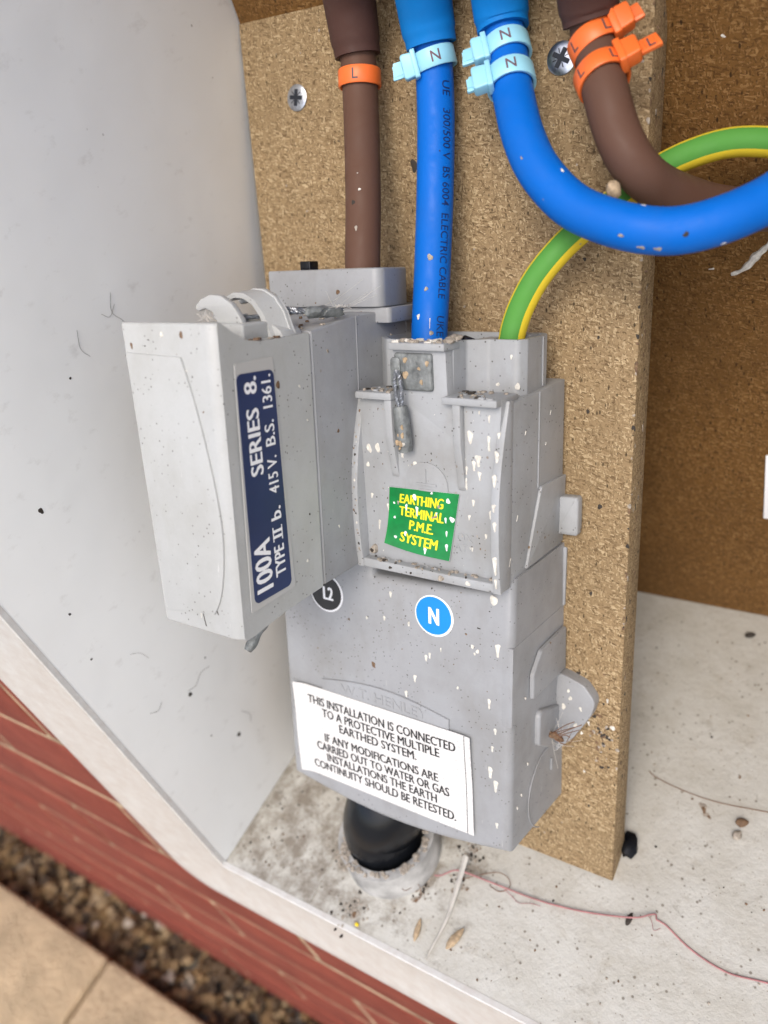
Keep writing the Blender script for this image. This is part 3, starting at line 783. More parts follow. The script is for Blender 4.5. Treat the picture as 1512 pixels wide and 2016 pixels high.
for line, f, wf, cx in (('THIS INSTALLATION IS CONNECTED', .150, .845, .50), ('TO A PROTECTIVE MULTIPLE', .262, .675, .50), ('EARTHED SYSTEM.', .374, .445, .49),
                    ('IF ANY MODIFICATIONS ARE', .530, .655, .495), ('CARRIED OUT TO WATER OR GAS', .645, .765, .495), ('INSTALLATIONS THE EARTH', .757, .64, .49), ('CONTINUITY SHOULD BE RETESTED.', .872, .83, .495)):
    nt_.text(line, lambda u, v, f=f, cx=cx: notice_pt(97 * cx + u, 49 * f - v + 2.1, .1), width=97 * wf, height=4.3, bold=0, fat=.17, align='c', cut=(0, 4))
def nq(u0, u1, v0, v1):
    p = [notice_pt(u0, v0, .1), notice_pt(u1, v0, .1), notice_pt(u1, v1, .1), notice_pt(u0, v1, .1)]; nt_.add(p, [(0, 1, 2, 3)], 0, (0,))
for i in range(7): nq(93.9, 94.2, i * 7, i * 7 + 7)
o = nt_.build('lettering', M['black_print'], cut); o.parent = notice

# fuse base behind the carrier, cable cover above it
fbm = MB()
fbm.prism('x', rpoly([(-23.2, -1.6), (62, 2), (62, 104), (5.2, 101.8), (-23.2, 98)], [.8, 0, 0, 0, .8], 3), -117, -66, .8, 1.0, 3)
fbm.tube([(-66.05, 5.2, .2), (-66.05, 5.2, 101.6)], .28, 5)
fbm.tube([(-66.05, 42, 1.5), (-66.05, 42, 103.2)], .28, 5)
for (y, z, r_, lg, mi) in ((-9.5, 58.6, .7, 1.3, 2), (28, 84, 1.8, 1.8, 1), (30, 92, 1, 1, 1), (26, 73, 1.4, 1.5, 2), (-14, 90, .5, 2, 1), (-12, 20, .5, 2, 3)):
    fbm.splat((-66, y, z), (1, 0, 0), r_, lg, .3, mi, .4 if mi == 1 else .15)
for k in range(40):
    x = rs.uniform(-112, -67); y = rs.uniform(-22, 24)
    fbm.splat((x, y, 98.2 + (y + 23) * .135), (0, -.1, 1), rs.uniform(.3, 1.2), 1, 0, rs.choice((1, 1, 2)), rs.uniform(.2, .6), seed=k, up=(0, 1, 0))
fbm.build('fuse_base', [M['grey'], M['dust'], M['rust'], M['dropping']], cut)
cv = MB()
cv.prism('z', rpoly([(-121, 17), (-61.5, 17), (-67.5, 46), (-119, 46)], [1.5, 4, 2, 2], 4), 104.2, 119.4, .5, .8, 3)
cv.prism('z', rpoly([(-116, 19), (-59, 19), (-63, 50), (-116, 50)], [1.5, 2, 2, 2], 4), 98, 104.0, .3, .3, 2)
cv.splat((-83.1, 17, 110.3), (0, -1, 0), 1.0, 1.1, 0, 1, .2); cv.splat((-73, 19, 101), (0, -1, 0), 1.1, 1.2, 0, 1, .4); cv.splat((-62, 19.5, 101), (0, -1, 0), .9, 1.4, 0, 1, .4)
cv.splat((-95, 17, 106), (0, -1, 0), .4, 1, 0, 1, .1); cv.splat((-110, 17, 113), (0, -1, 0), .3, 1, 0, 2, .1)
cv.tube([(-66, 19.0, 104.5), (-64.5, 17.9, 118)], .18, 5)
cv.build('cable_cover', [M['grey'], M['rust'], M['soot']], cut)
pg = MB(); pg.box(-106.5, -101, 22, 28, 119, 123, .5); pg.build('blanking_plug', M['black'], cut)
dk = MB(); dk.prism('z', rpoly([(-96, 21), (-70, 20), (-70, 34), (-98, 36)], 1, 3), 119.3, 119.55)
dk.build('cover_opening', M['dust'], cut)

# ================================================================== FUSE CARRIER
fc = thing('fuse_carrier', 'pale grey fuse carrier plugged into the cut-out with long navy label', 'fuse carrier', (-90, -24, -7), 'b')
prof_c = [(-70, -8), (-62, -6), (-45, -3.4), (-24.4, -1.8), (-24.4, 97.6), (-40, 96.8), (-50, 96.6), (-57, 97.6), (-63, 100.5), (-67.5, 103.6), (-70, 104.2)]
def taper_c(v):
    if v.x < -90: return Vector((v.x + (104 - v.z) / 112 * 5.5 * ((-90 - v.x) / 22), v.y, v.z))
    return v
f = MB()
# x-prism gives the profile, a rounded front-right arris comes from building in slices
pc = rpoly(prof_c, [1.2, 0, 0, .6, .6, 0, 0, 0, 0, 0, 1.0], 3)
def arris(v):      # rounds the vertical right-front edge
    r_ = 6.5; dx = v.x + 66; dy = v.y + 70
    if dx > -r_ and dy < r_:
        d = Vector((dx + r_, dy - r_)); L = max(abs(d.x), abs(d.y)); 
        if L > 1e-6:
            q = d * (r_ * L / r_ / d.length); v = Vector((-66 - r_ + q.x, -70 + r_ + q.y, v.z))
    return taper_c(v)
xs_ = [-112.4, -111.9, -90] + [-72.5 + 6.5 * i / 10 for i in range(11)]
fp = []
for (a, c) in pc: fp.append((a, c))
# refine the profile near the front so that the rounding has vertices
ref = []
for i in range(len(fp)):
    p, q = fp[i], fp[(i + 1) % len(fp)]
    ref.append(p)
    L = math.hypot(q[0] - p[0], q[1] - p[1])
    if L > 1.2:
        n_ = int(min(14, max(2, L / .8))) if min(p[0], q[0]) < -60 and abs(q[0] - p[0]) > .5 else 1
        for j in range(1, n_): ref.append((p[0] + (q[0] - p[0]) * j / n_, p[1] + (q[1] - p[1]) * j / n_))
k = len(ref); vs = []
for i, x in enumerate(xs_):
    pl_ = inset(ref, .5) if i == 0 else ref
    vs += [arris(Vector((x, a, c))) for a, c in pl_]
fs = [(i * k + j, i * k + (j + 1) % k, (i + 1) * k + (j + 1) % k, (i + 1) * k + j) for i in range(len(xs_) - 1) for j in range(k)]
fs += [tuple(range(k - 1, -1, -1)), tuple((len(xs_) - 1) * k + j for j in range(k))]
f.add(vs, fs, 0, (len(fs) - 1, len(fs) - 2))
f.box(-112, -66.6, -25, -23, -1.2, 97, .2)
for (x, z, r_, lg, mi) in ((-99, 90.6, 1.2, 1.7, 2), (-102.3, 86.7, 1.3, 1.8, 2), (-95.1, 86.1, .7, 1, 2), (-82.7, 100, 1.0, 1.2, 2), (-83.4, 55.7, .6, 1.2, 3), (-92, 100, .7, 1.6, 1), (-86, 89, .7, 1.6, 1), (-84, 82, .6, 2.4, 1), (-100.2, 78.9, .7, 1.4, 1),
                       (-92.4, 46.9, .7, 1.8, 1), (-93, 33, .7, 4, 1), (-92, 18, .7, 4.5, 1), (-89, 8, .5, 4, 1), (-90.6, 33, .6, 1, 2), (-78, 16, .7, 1.6, 1), (-89.8, 20.6, .5, 1, 2), (-98, 7, .4, 1, 3), (-104, 60, .4, 1, 3), (-88, 66, .5, 1.4, 3), (-84, 44, .5, 1, 2), (-95, 65, .4, 2, 3), (-108, 96, .8, 2, 2)):
    f.splat((x, -70, z), (0, -1, 0), r_, lg, .12, mi, .15 if mi != 1 else .25)
f.splat((-69.6, -68.6, 90.4), (.55, -.83, 0), 1.3, 1.4, 0, 2, .2)
for (y, z, r_, mi) in ((-43, 81, 1.1, 2), (-31.3, 79, .5, 1), (-30, 30, .4, 3), (-28, 66, .4, 1), (-33, 12, .5, 1)):
    f.splat((-66, y, z), (1, 0, 0), r_, 1.4, .4, mi, .15)
for k_ in range(90):
    f.splat((rs.uniform(-107, -74), -70, rs.uniform(-3, 102)), (0, -1, 0), rs.uniform(.12, .4), rs.uniform(1, 2.4), rs.uniform(0, 3), rs.choice((3, 3, 2, 1)), .06, seed=k_)
for k_ in range(70):
    x = rs.uniform(-104, -67.5); y = rs.uniform(-60, -27)
    f.splat((x, y, 97.0 + max(0, -y - 55) * .5), (0, 0, 1), rs.uniform(.4, 1.5), 1, 0, rs.choice((4, 4, 2)), rs.uniform(.2, .7), seed=k_, up=(0, 1, 0))
hairs = [((-88, 30), (-86, 22), (-83, 14), (-80, 6), (-78, 1)), ((-101, 2), (-97, 1.5), (-92, 0)), ((-82, 6), (-77, 10), (-75, 16)), ((-103, 9), (-97, 8), (-92, 5)), ((-90, 24), (-88, 12), (-86, 0), (-85, -5)), ((-86, 62), (-82, 59), (-80, 56)), ((-93, 22), (-88, 20), (-86, 14))]
for hp in hairs: f.tube(catmull([(a, -70.15, c) for a, c in hp], 1.5), .13, 5, 3)
for hp in [((-93, 60), (-92, 40), (-89, 18), (-87, -2)), ((-108, 88), (-106, 50), (-101, 14))]:
    f.tube(catmull([(a, -70.1, c) for a, c in hp], 3), .16, 5, 1)
f.build('carrier_body', [M['grey_pale'], M['dropping'], M['rust'], M['soot'], M['dust']], fc)
gp = MB()      # shallow raised grip panel on the front
edge_r = catmull([(-83.5, 92.8), (-80, 82), (-76, 66), (-73, 50), (-71.4, 36), (-71.8, 22), (-75, 8), (-79, 1.5)][0:0] or [(-83.5, 0, 92.8), (-79.5, 0, 80), (-75.5, 0, 63), (-72.6, 0, 46), (-71.6, 0, 32), (-73, 0, 18), (-76, 0, 7), (-79.5, 0, 1)], 3)
pts = [(p.x, p.z) for p in edge_r]
pts += [(-104.5, -2.5), (-110.8, 93.6)]
gp.prism('y', rpoly(pts, 0), -70.8, -69.5, .35, 0, 2)
gp.tube([(-111.5, -70.1, 92.6), (-105, -70.1, 92.2)], .2, 5, 1)
gp.build('grip_panel', [M['grey_pale'], M['soot']], fc)
# seal hooks and block on top
hk = MB()
claw = [(-74, 96), (-77, 104), (-81, 109), (-86, 111.6), (-91, 112), (-96, 110.4), (-99, 107.8), (-98, 106.2), (-94, 107.2), (-90.5, 106), (-88.5, 102.5), (-87, 96)]
hk.prism('y', rpoly(claw, .8, 3), -47.5, -45, .5, .4, 2)
hk.prism('y', rpoly([(u + 6, v + 1.6) for u, v in claw], .8, 3), -31.5, -29, .5, .4, 2)
hk.splat((-75.4, -33, 107.2), (.75, -.1, .65), 1.3, 1.2, 0, 1, .05)  # dark spot painted as the shade of a hole
strap_ = [(-74.3, 96), (-77.3, 104), (-81.3, 108.8), (-86, 111.2), (-91, 111.6), (-95.5, 110), (-95, 108.4), (-91, 109.8), (-86.6, 109.4), (-82.6, 107.3), (-79.2, 103), (-76.6, 96)]
hk.prism('y', rpoly(strap_, 0), -38.5, -29.5, 0, 0, 2, 0, lambda v: Vector((v.x + (v.y + 46) / 15 * 6, v.y, v.z + (v.y + 46) / 15 * 1.5)))
hk.prism('y', rpoly([(-91, 98), (-80, 97), (-82, 103), (-86, 107.4), (-90, 108)], .4, 2), -43, -41.4, .2, .2, 2)
hk.prism('x', rpoly([(-45, 96.5), (-37, 96.5), (-37, 105), (-45, 104)], .4, 2), -84.5, -83, .2, .2, 2)
hk.build('seal_hook', [M['grey_pale'], M['recess_shade']], fc)
hb = MB(); hb.box(-97, -73, -51, -27, 96, 102.4, 1.0)
hb.prism('y', rpoly([(-78, 96), (-77, 100), (-72, 101.2), (-68.5, 99), (-67, 96)], 1.2, 3), -37, -26, .4, .4, 2)
hb.build('hook_block', M['grey_pale'], fc)
# long label on the side: clear backing, navy plate, white lettering
def side(y, z, lift=0.0): return (-65.9 + lift, y, z)
lb = MB()
lb.prism('x', rpoly([(-65.5, 2.4), (-41.2, 4.4), (-45, 91.2), (-63.8, 90.4)], .8, 3), -66.1, -65.82)
lab = lb.build('rating_label', M['clear'], fc)
nv_ = MB(); 
def LB(u, v):      # u up the label 0..82, v across it 0..20 from the carrier's front towards the back
    t = u / 82
    return (-63.6 + v * (20.4 - 2.0 * t) / 20, 5.0 + u * 1.0 + (1.0 - t * 1.2) * v / 20)
q = rpoly([LB(0, 0), LB(0, 20), LB(82, 20), LB(82, 0)], 2.4, 5)
nv_.prism('x', q, -65.9, -65.70)
navy = nv_.build('navy_plate', M['navy'], fc); navy.parent = lab
lt = MB()
def put(txt, u0, u1, base, hgt, bold):
    lt.text(txt, lambda u, v: (-65.62, *LB(u0 + u, base - v)), width=u1 - u0, height=hgt, bold=0, fat=bold * 11)
put('100A', 3.6, 22.5, 9.9, 8.4, .03)
put('SERIES  8.', 46.5, 80.5, 9.9, 6.4, .024)
put('TYPE', 6, 17.8, 17.2, 5.3, .02)
put('II', 21, 24.0, 17.2, 5.3, .014)
for v_ in (17.2 - 5.3, 17.2 - .5):
    p = [(-65.62, *LB(a, c)) for a, c in ((19.7, v_), (25.3, v_), (25.3, v_ + .55), (19.7, v_ + .55))]; lt.add(p, [(0, 1, 2, 3)], 0, (0,))
put('b.', 28, 32.5, 17.2, 5.4, .02)
put('415 V.', 38, 51.5, 17.4, 5.2, .012)
put('B.S.', 55.5, 64.5, 17.6, 5.2, .012)
put('1361.', 69, 80.5, 17.8, 5.2, .012)
o = lt.build('lettering', M['white_print'], fc); o.parent = lab

# ================================================================== TERMINAL COVER
tc = thing('terminal_cover', 'grey neutral and earth terminal cover spotted with white droppings and a green label', 'terminal cover', (-33, 60, 0), 'b')
sh = MB()
# carcass behind the front tray
sh.prism('x', rpoly([(6, 0), (61, .4), (58.5, 73.4), (34, 72), (6, 71)], 0), -66, 0, .5, .5, 2)
# side fins: profile bulges forward in the middle and falls back at the top
def fin_y(z): 
    t = z / 72.0
    return 0 - 3.2 * math.sin(PI * min(1, t * 1.05)) * (1 - t * .55) + 5.4 * max(0, (t - .45) / .55) ** 2
finp = [(fin_y(72 * i / 16), 72 * i / 16) for i in range(17)]
for (a, c) in ((-66.3, -63.2), (-3.2, 0.15)):
    sh.prism('x', rpoly([(9, -.8), (.1, -.8)] + finp[0:] + [(9, 72)], 0), a, c, .4, .4, 2)
sh.box(-63.4, -3.0, .2, 8, -.8, 3.0, .5)                        # bottom lip of the tray
# flank details: thin mould line, latch plate and tab
sh.tube([(0.1, 33, 33.5), (0.1, 32.5, 71.8)], .3, 5)
sh.prism('x', rpoly([(22, 2.5), (60, 3), (61, 32.8), (35, 33.6)], [.5, .5, .5, 2], 3), -.5, 1.1, 0, .5, 2)
sh.prism('y', rpoly([(-1, 7.4), (8.6, 7.6), (9.2, 9), (9.0, 23), (8.2, 24.6), (-1, 24.2)], .8, 3), 55, 60.4, 1, .6, 3)
for (y, z, r_, lg) in ((8, 10, .5, 6), (14, 26, .4, 5), (20, 58, .35, 4), (40, 50, .4, 2), (44, 62, .3, 5)):
    sh.splat((0.15, y, z), (1, 0, 0), r_, lg, -.5, 1, .08)
for (z, r_, lg, x) in ((52, 1.2, 3.5, -2), (44, 1.1, 3.5, -2.2), (34, .9, 2.5, -2), (27, .9, 3, -1.5), (12, 1.2, 5, -1.6), (4, 1, 3, -1.6), (60, .8, 2.6, -2.2)):
    sh.splat((x, fin_y(z) - .05, z), (0, -1, 0), r_, lg, .05, 1, .25)
for k_ in range(26):
    z = rs.uniform(2, 66); sh.splat((-64.8 + rs.uniform(-.9, .9), fin_y(z), z), (0, -1, 0), rs.uniform(.15, .5), 1.4, 0, rs.choice((2, 3, 4, 4, 1)), .15, seed=k_)
for k_ in range(36):
    x = rs.uniform(-62, -5); sh.splat((x, rs.uniform(.4, 4.4), 3.0), (0, 0, 1), rs.uniform(.4, 1.2), 1, 0, rs.choice((2, 4, 4, 4, 0)), rs.uniform(.2, .8), seed=k_, up=(0, 1, 0))
for x, z, r_, mi in ((-26, .8, 1.6, 4), (-50, 1, .8, 2), (-14, 1, 1.2, 1), (-40, .5, .6, 2)):
    sh.splat((x, .2, z), (0, -1, 0), r_, .8, 0, mi, .3)
sh.build('shell', [M['grey_term'], M['dropping'], M['soot'], M['rust'], M['dust']], tc)
# front panel, leaning back a little towards its foot
def py(z): return 4.6 - (z - 3) / 69 * 3.2
pn = MB()
def lean(v): return Vector((v.x, v.y + py(v.z), v.z))
pn.prism('y', rpoly([(-63.6, 2.5), (-2.9, 2.5), (-2.9, 46), (-1.0, 73), (-23, 73), (-23.4, 90.6), (-46.2, 90.6), (-46.2, 73), (-62.8, 73), (-63.6, 46)], .3, 2), 0, 5.5, .25, 0, 2, 0, lean)
drops = [(-14, 58.8, 1.5, 2.4), (-10.8, 50.1, 1.5, 2.2), (-12.6, 48, 1.0, 3), (-10.3, 44.2, 1.0, 2.6), (-6.3, 57.2, .9, 5), (-15.7, 45.7, .8, 3), (-16.1, 40.7, .9, 4), (-13.1, 33.1, .9, 2.2), (-15, 27, .7, 2.2), (-5.9, 29.4, .9, 3), (-8, 20.4, .7, 2), (-55.8, 50.6, 1.2, 1.6), (-52, 26, 1.1, 2.2), (-57, 18, .7, 5), (-60, 30, .8, 2), (-38.5, 45, 1.0, 3), (-19, 62, .6, 4), (-6, 66, .7, 3), (-10, 68, .5, 2), (-14, 14, .6, 2), (-44, 49, 1.0, 1.8), (-60, 50, 1.2, 1.6), (-61, 43, .8, 1.6), (-31, 86, .5, 1.5)]
for x, z, r_, lg in drops: pn.splat((x, py(z), z), (0, -1, 0), r_, lg, rs.uniform(-.1, .1), 1, .25)
for k_ in range(80):
    x = rs.uniform(-62, -4); z = rs.uniform(5, 70)
    pn.splat((x, py(z), z), (0, -1, 0), rs.uniform(.12, .36), rs.uniform(1, 2.6), rs.uniform(-.4, .4), rs.choice((2, 3, 1, 4, 4)), .08, seed=k_)
pn.splat((-17.6, py(42), 42.5), (0, -1, 0), 1.0, 1.2, 0, 2, .4); pn.splat((-60.4, py(6.2), 6.2), (0, -1, 0), 2.0, 1, 0, 4, 1.6); pn.splat((-60.6, py(6), 6), (0, -1, 0), 1.0, 1, 0, 2, 2.0)
pn.build('front_panel', [M['grey_term'], M['dropping'], M['soot'], M['rust'], M['dust']], tc)
# ribs and ledges
for (x0, x1, zt, zb) in ((-49.2, -46.0, 71, 38), (-19.4, -16.2, 71, 36)):
    r_ = MB()
    r_.prism('x', rpoly([(py(71) + .5, zt), (py(71) - 3.4, zt), (py(58) - 3.2, 56), (py(48) - 2.0, 48), (py(40) - .6, zb + 3), (py(zb) + .5, zb)], .2, 2), x0, x1, .3, .3, 2)
    r_.build('rib', M['grey_term'], tc)
for (x0, x1) in ((-62.4, -45.6), (-23.4, -1.2)):
    l_ = MB(); l_.box(x0, x1, -2.6, 16, 70.6, 73.4, .5)
    for k_ in range(26):
        l_.splat((rs.uniform(x0 + 1, x1 - 1), rs.uniform(-2, 14), 73.4), (0, 0, 1), rs.uniform(.4, 1.4), 1, 0, rs.choice((1, 1, 1, 0, 2)), rs.uniform(.2, .8), seed=k_, up=(0, 1, 0))
    l_.build('ledge', [M['grey_term'], M['dust'], M['soot']], tc)
# the cup round both cable entries
cup_o = rpoly([(-67, 24), (-58, 14), (-46, 12), (-46, 6), (-23, 6), (-23, 16), (-16, 21), (-4, 20.5), (-1.8, 25), (-2.6, 45), (-7, 54), (-62, 54), (-67, 48)], [5, 4, .5, .3, .5, 2, 3, 3, 2, 3, 5, 6, 4], 5)
cup_i = inset(cup_o, 2.0)
cp = MB(); cp.ring_prism('z', cup_o, cup_i, 69, 92.2)
cp.tube([(-2.0, 40, 73), (-2.3, 40, 92)], .3, 5)
for (x, y, z, r_, lg) in ((-6.5, 20.5, 86, .6, 2), (-4, 20.8, 75, 1.0, 1.5), (-12, 20.8, 75.5, .8, 1)):
    cp.splat((x, y, z), (0, -1, 0), r_, lg, 0, 1, .2)
cp.build('cable_cup', [M['grey_term'], M['dropping']], tc)
inn = MB(); inn.prism('z', inset(cup_o, 1.0), 74, 78); inn.build('cup_floor', M['recess_shade'], tc)  # dark sheet standing in for the shade inside the cup
part_ = MB(); part_.box(-31, -26, 24, 52, 76, 90.5, .6); part_.box(-22, -9, 44, 52, 76, 92.4, .6); part_.build('cup_divider', M['grey_term'], tc)
sb = MB(); sb.tube(catmull([(-30, 28, 91.5), (-25, 24, 91), (-21, 22, 90)], 2), 1.5, 8); sb.blob((-33, 26, 92), 3, 2.5, 1.5, 1, 3)
sb.build('dead_leaf', [M['black'], M['dust']], tc)
tb = MB(); tb.box(-46.6, -22.6, -1.8, 10, 89.6, 92.4, .5)
for k_ in range(40): tb.splat((rs.uniform(-45, -24), rs.uniform(-1.2, 9), 92.4), (0, 0, 1), rs.uniform(.5, 1.6), 1, 0, rs.choice((1, 1, 2)), rs.uniform(.3, 1.0), seed=k_, up=(0, 1, 0))
tb.blob((-23.5, 4, 93), 2.2, 2.2, 1.5, 1, 9)
tb.build('top_shelf', [M['grey_term'], M['dust'], M['dropping']], tc)
sq = MB(); sq.box(-45.2, -28.6, -.6, 3, 74.6, 88.6, 1.0)
sq.prism('y', rpoly([(-46.2, 76), (-41.8, 76), (-41.8, 87), (-46.2, 87)], 1.4, 3), -1.5, 0, .5, 0, 2)
for x, z, r_ in ((-33, 78, .8), (-40, 80.5, 1.3), (-40, 86, 1.0), (-34, 83, .6), (-30.5, 85, .9)): sq.splat((x, -.6, z), (0, -1, 0), r_, 1.2, .4, 1, .3)
sq.build('seal_cup', [M['lead'], M['husk']], tc)
# earth symbol roundel
er = MB(); cx_, cz_ = -33.4, 37.2; n = 48; R_ = 9.6
cir = [(cx_ + R_ * math.cos(2 * PI * j / n), cz_ + R_ * math.sin(2 * PI * j / n)) for j in range(n)]
er.prism('y', cir, -.55, .3, .2, 0, 2, 0, lean)
for (a, c, z0, z1) in ((-.18, .18, 1.5, 7), (-4.6, 4.6, .2, 1.2), (-3.1, 3.1, -2, -1.1)):
    z_ = rpoly([(cx_ + a, cz_ + z0), (cx_ + c, cz_ + z0), (cx_ + c, cz_ + z1), (cx_ + a, cz_ + z1)], 0)
    er.prism('y', z_, -.95, -.4, .1, 0, 2, 0, lean)
er.build('earth_symbol', M['grey_term'], tc)
bx = MB()
for txt, x, z in (('OX', -20.6, 16.6), ('AT', -22.0, 12.2)):
    bx.text(txt, lambda u, v, q, x=x, z=z: (x + u, py(z) - q, z + v), height=3.2, thick=.35, bold=.0)
bx.build('embossed_lettering', M['grey_term'], tc)
# green label, its lower left corner lifting
def gl(u, v, lift=0.0):       # u 0..1 across, v 0..1 down
    tl, tr, br, bl_ = Vector((-50.6, 34.9)), Vector((-18.7, 35.9)), Vector((-23.8, 7.6)), Vector((-52.8, 11.2))
    p = tl.lerp(tr, u).lerp(bl_.lerp(br, u), v)
    z = p.y - 1.7 * math.sin(PI * u) * v * .5
    y = py(z) - .75 - 6.0 * (max(0, v - .35) ** 2) * (1 - u) - 1.6 * max(0, v - .5) ** 2 - .8 * max(0, u - .8) * v
    return Vector((p.x, y - lift, z))
gm = MB(); nx, nz = 14, 12
vs = [gl(i / nx, j / nz) for j in range(nz + 1) for i in range(nx + 1)]
fs = [(j * (nx + 1) + i, j * (nx + 1) + i + 1, (j + 1) * (nx + 1) + i + 1, (j + 1) * (nx + 1) + i) for j in range(nz) for i in range(nx)]
gm.add(vs, fs)
nv = len(vs); edge = [i for i in range(nx + 1)] + [j * (nx + 1) + nx for j in range(1, nz + 1)] + [nz * (nx + 1) + i for i in range(nx - 1, -1, -1)] + [j * (nx + 1) for j in range(nz - 1, 0, -1)]
bk = [v + Vector((0, .35, 0)) for v in vs]
gm.add(bk, [tuple(reversed(f_)) for f_ in fs], 1)
rimv = [vs[i] for i in edge] + [bk[i] + Vector((0, 0, -.0)) for i in edge]; e_ = len(edge)
gm.add(rimv, [(i, (i + 1) % e_, e_ + (i + 1) % e_, e_ + i) for i in range(e_)], 1)
gmd = [(.38, .12, .9, 1.7), (.86, .12, 1.1, .9), (.27, .30, .7, 3.0), (.43, .33, .8, 4), (.86, .40, .6, 3), (.95, .38, 1.2, 1), (.90, .60, .6, 3), (.29, .74, .8, 1.8), (.93, .80, .8, 2.8), (.62, .92, .8, 2.6), (.08, .27, .5, 1), (.15, .84, .7, .9), (.72, .33, .5, 2), (.1, .52, .5, 1.4), (.62, .03, .5, 1)]
for u, v, r_, lg in gmd: gm.splat(gl(u, v), (0, -1, 0), r_, lg, 0, 1, .25)
gm.splat(gl(.70, .38), (0, -1, 0), .8, 3, -1.2, 2, .3); gm.splat(gl(.14, .25), (0, -1, 0), .6, 2, 0, 2, .2); gm.splat(gl(.74, .22), (0, -1, 0), .6, 1.6, .2, 2, .2)
lab = gm.build('earth_label', [M['label_green'], M['white_print'], M['dust']], tc)
gt = MB()
for line, u0, u1, v in (('EARTHING', .17, .80, .245), ('TERMINAL', .17, .83, .455), ('P.M.E.', .34, .70, .655), ('SYSTEM', .225, .79, .875)):
    wd = (u1 - u0) * 32
    gt.text(line, lambda u, vv, u0=u0, v=v: gl(u0 + u / 32, v - vv / 27.5, .14), width=wd, height=4.1, bold=0, fat=.20, cut=(0, 2))
o = gt.build('lettering', M['label_yellow'], tc); o.parent = lab

# ================================================================== LEAD SEALS
def twist(b, pts, r=.62, pitch=2.6, mi=0, strands=3):
    P = catmull(pts, .45); L = 0
    for k in range(strands):
        out = []; L = 0; nr = Vector((.3, .2, 1)).normalized()
        for i, p in enumerate(P):
            t = (P[min(i + 1, len(P) - 1)] - P[max(0, i - 1)]).normalized(); nr = (nr - t * nr.dot(t)).normalized(); bi = t.cross(nr)
            if i: L += (p - P[i - 1]).length
            a = 2 * PI * (L / pitch + k / strands); out.append(p + (nr * math.cos(a) + bi * math.sin(a)) * r)
        b.tube(out, r * .85, 6, mi)
s1 = thing('wire_seal', 'twisted wire seal with crumpled foil crimp lying on the fuse carrier top', 'seal', (-72, -22, 103), 'b', 'wire security seals')
b_ = MB(); twist(b_, [(-92, -45, 104.2), (-88, -44, 103.4), (-80, -36, 103.8), (-73, -24, 104.6), (-70, -18, 104.4)], .5)
twist(b_, [(-80, -27, 107), (-76, -24, 106), (-71, -18, 104.8)], .5); b_.build('wire', M['wire'], s1)
b_ = MB()
ax3 = Matrix(((.28, .95, 0), (.96, -.28, 0), (0, 0, 1))).transposed()
b_.blob((-69.5, -15, 104.2), 6, 2.2, 2.4, 0, 4, .22, Matrix.Rotation(math.radians(72), 3, 'Z')); b_.blob((-68.0, -8, 103.8), 6.5, 2.4, 2.2, 0, 8, .28, Matrix.Rotation(math.radians(80), 3, 'Z'))
b_.build('crimp', M['lead'], s1, sharp=20)
b_ = MB()
for k_ in range(16):
    a = Vector((-67.5 + rs.uniform(-1, 1.2), rs.uniform(-14, 0), 105.4 + rs.uniform(-.6, .6)))
    b_.tube(catmull([a, a + Vector((rs.uniform(-1, 1.5), rs.uniform(-2, 3), rs.uniform(-.5, 1))), a + Vector((rs.uniform(-1, 2), rs.uniform(-3, 5), rs.uniform(-2, .6)))], .6), .12, 4)
b_.build('frayed_strand', M['web'], s1)
s2 = thing('wire_seal', 'grey lead crimp hanging on a wire loop from the terminal cover', 'seal', (-41, -2, 74), 'b', 'wire security seals')
b_ = MB(); twist(b_, [(-40.8, -3.2, 68), (-42.8, -2.6, 72), (-44, -1.6, 77), (-43.6, -1.7, 81), (-42.2, -2.4, 81.6), (-40.6, -3, 78), (-40, -3.4, 72), (-40.4, -3.4, 67)], .5); b_.build('wire', M['wire'], s2)
b_ = MB()
n = 14
b_.tube([(-40.9, -3.4, 69), (-40.8, -3.4, 68.4), (-40.4, -2.6, 60), (-40.0, -1.6, 52.6), (-40, -1.4, 51.8)], lambda t: 2.5 if t < .1 else 3.0 - .2 * math.sin(t * 9), n)
for k_ in range(10): b_.splat((-40.6 + rs.uniform(-1.6, 2), -5.6 + rs.uniform(0, .5) , 53 + 14 * rs.random()), (0, -1, 0), rs.uniform(.4, .9), 1.5, 0, 1, .3, seed=k_)
b_.splat((-39.2, -4.9, 54.6), (0, -1, 0), .9, 1, 0, 2, .4)
b_.build('crimp', [M['lead'], M['husk'], M['dropping']], s2, sharp=30)
s3 = thing('wire_seal', 'narrow grey crimp hanging below the fuse carrier', 'seal', (-82, -40, -8), 'b', 'wire security seals')
b_ = MB(); twist(b_, [(-79, -42, -4), (-79.5, -44, -9), (-80, -46, -13)], .45); b_.build('wire', M['wire'], s3)
b_ = MB(); b_.tube(catmull([(-79.3, -44.4, -10.8), (-79.8, -46.3, -13), (-80.8, -49.4, -17), (-81.8, -52.4, -20.6), (-82.1, -53.2, -21.6)], 1), lambda t: 1.9 + .35 * math.sin(t * 11), 12); b_.build('crimp', M['lead'], s3, sharp=30)

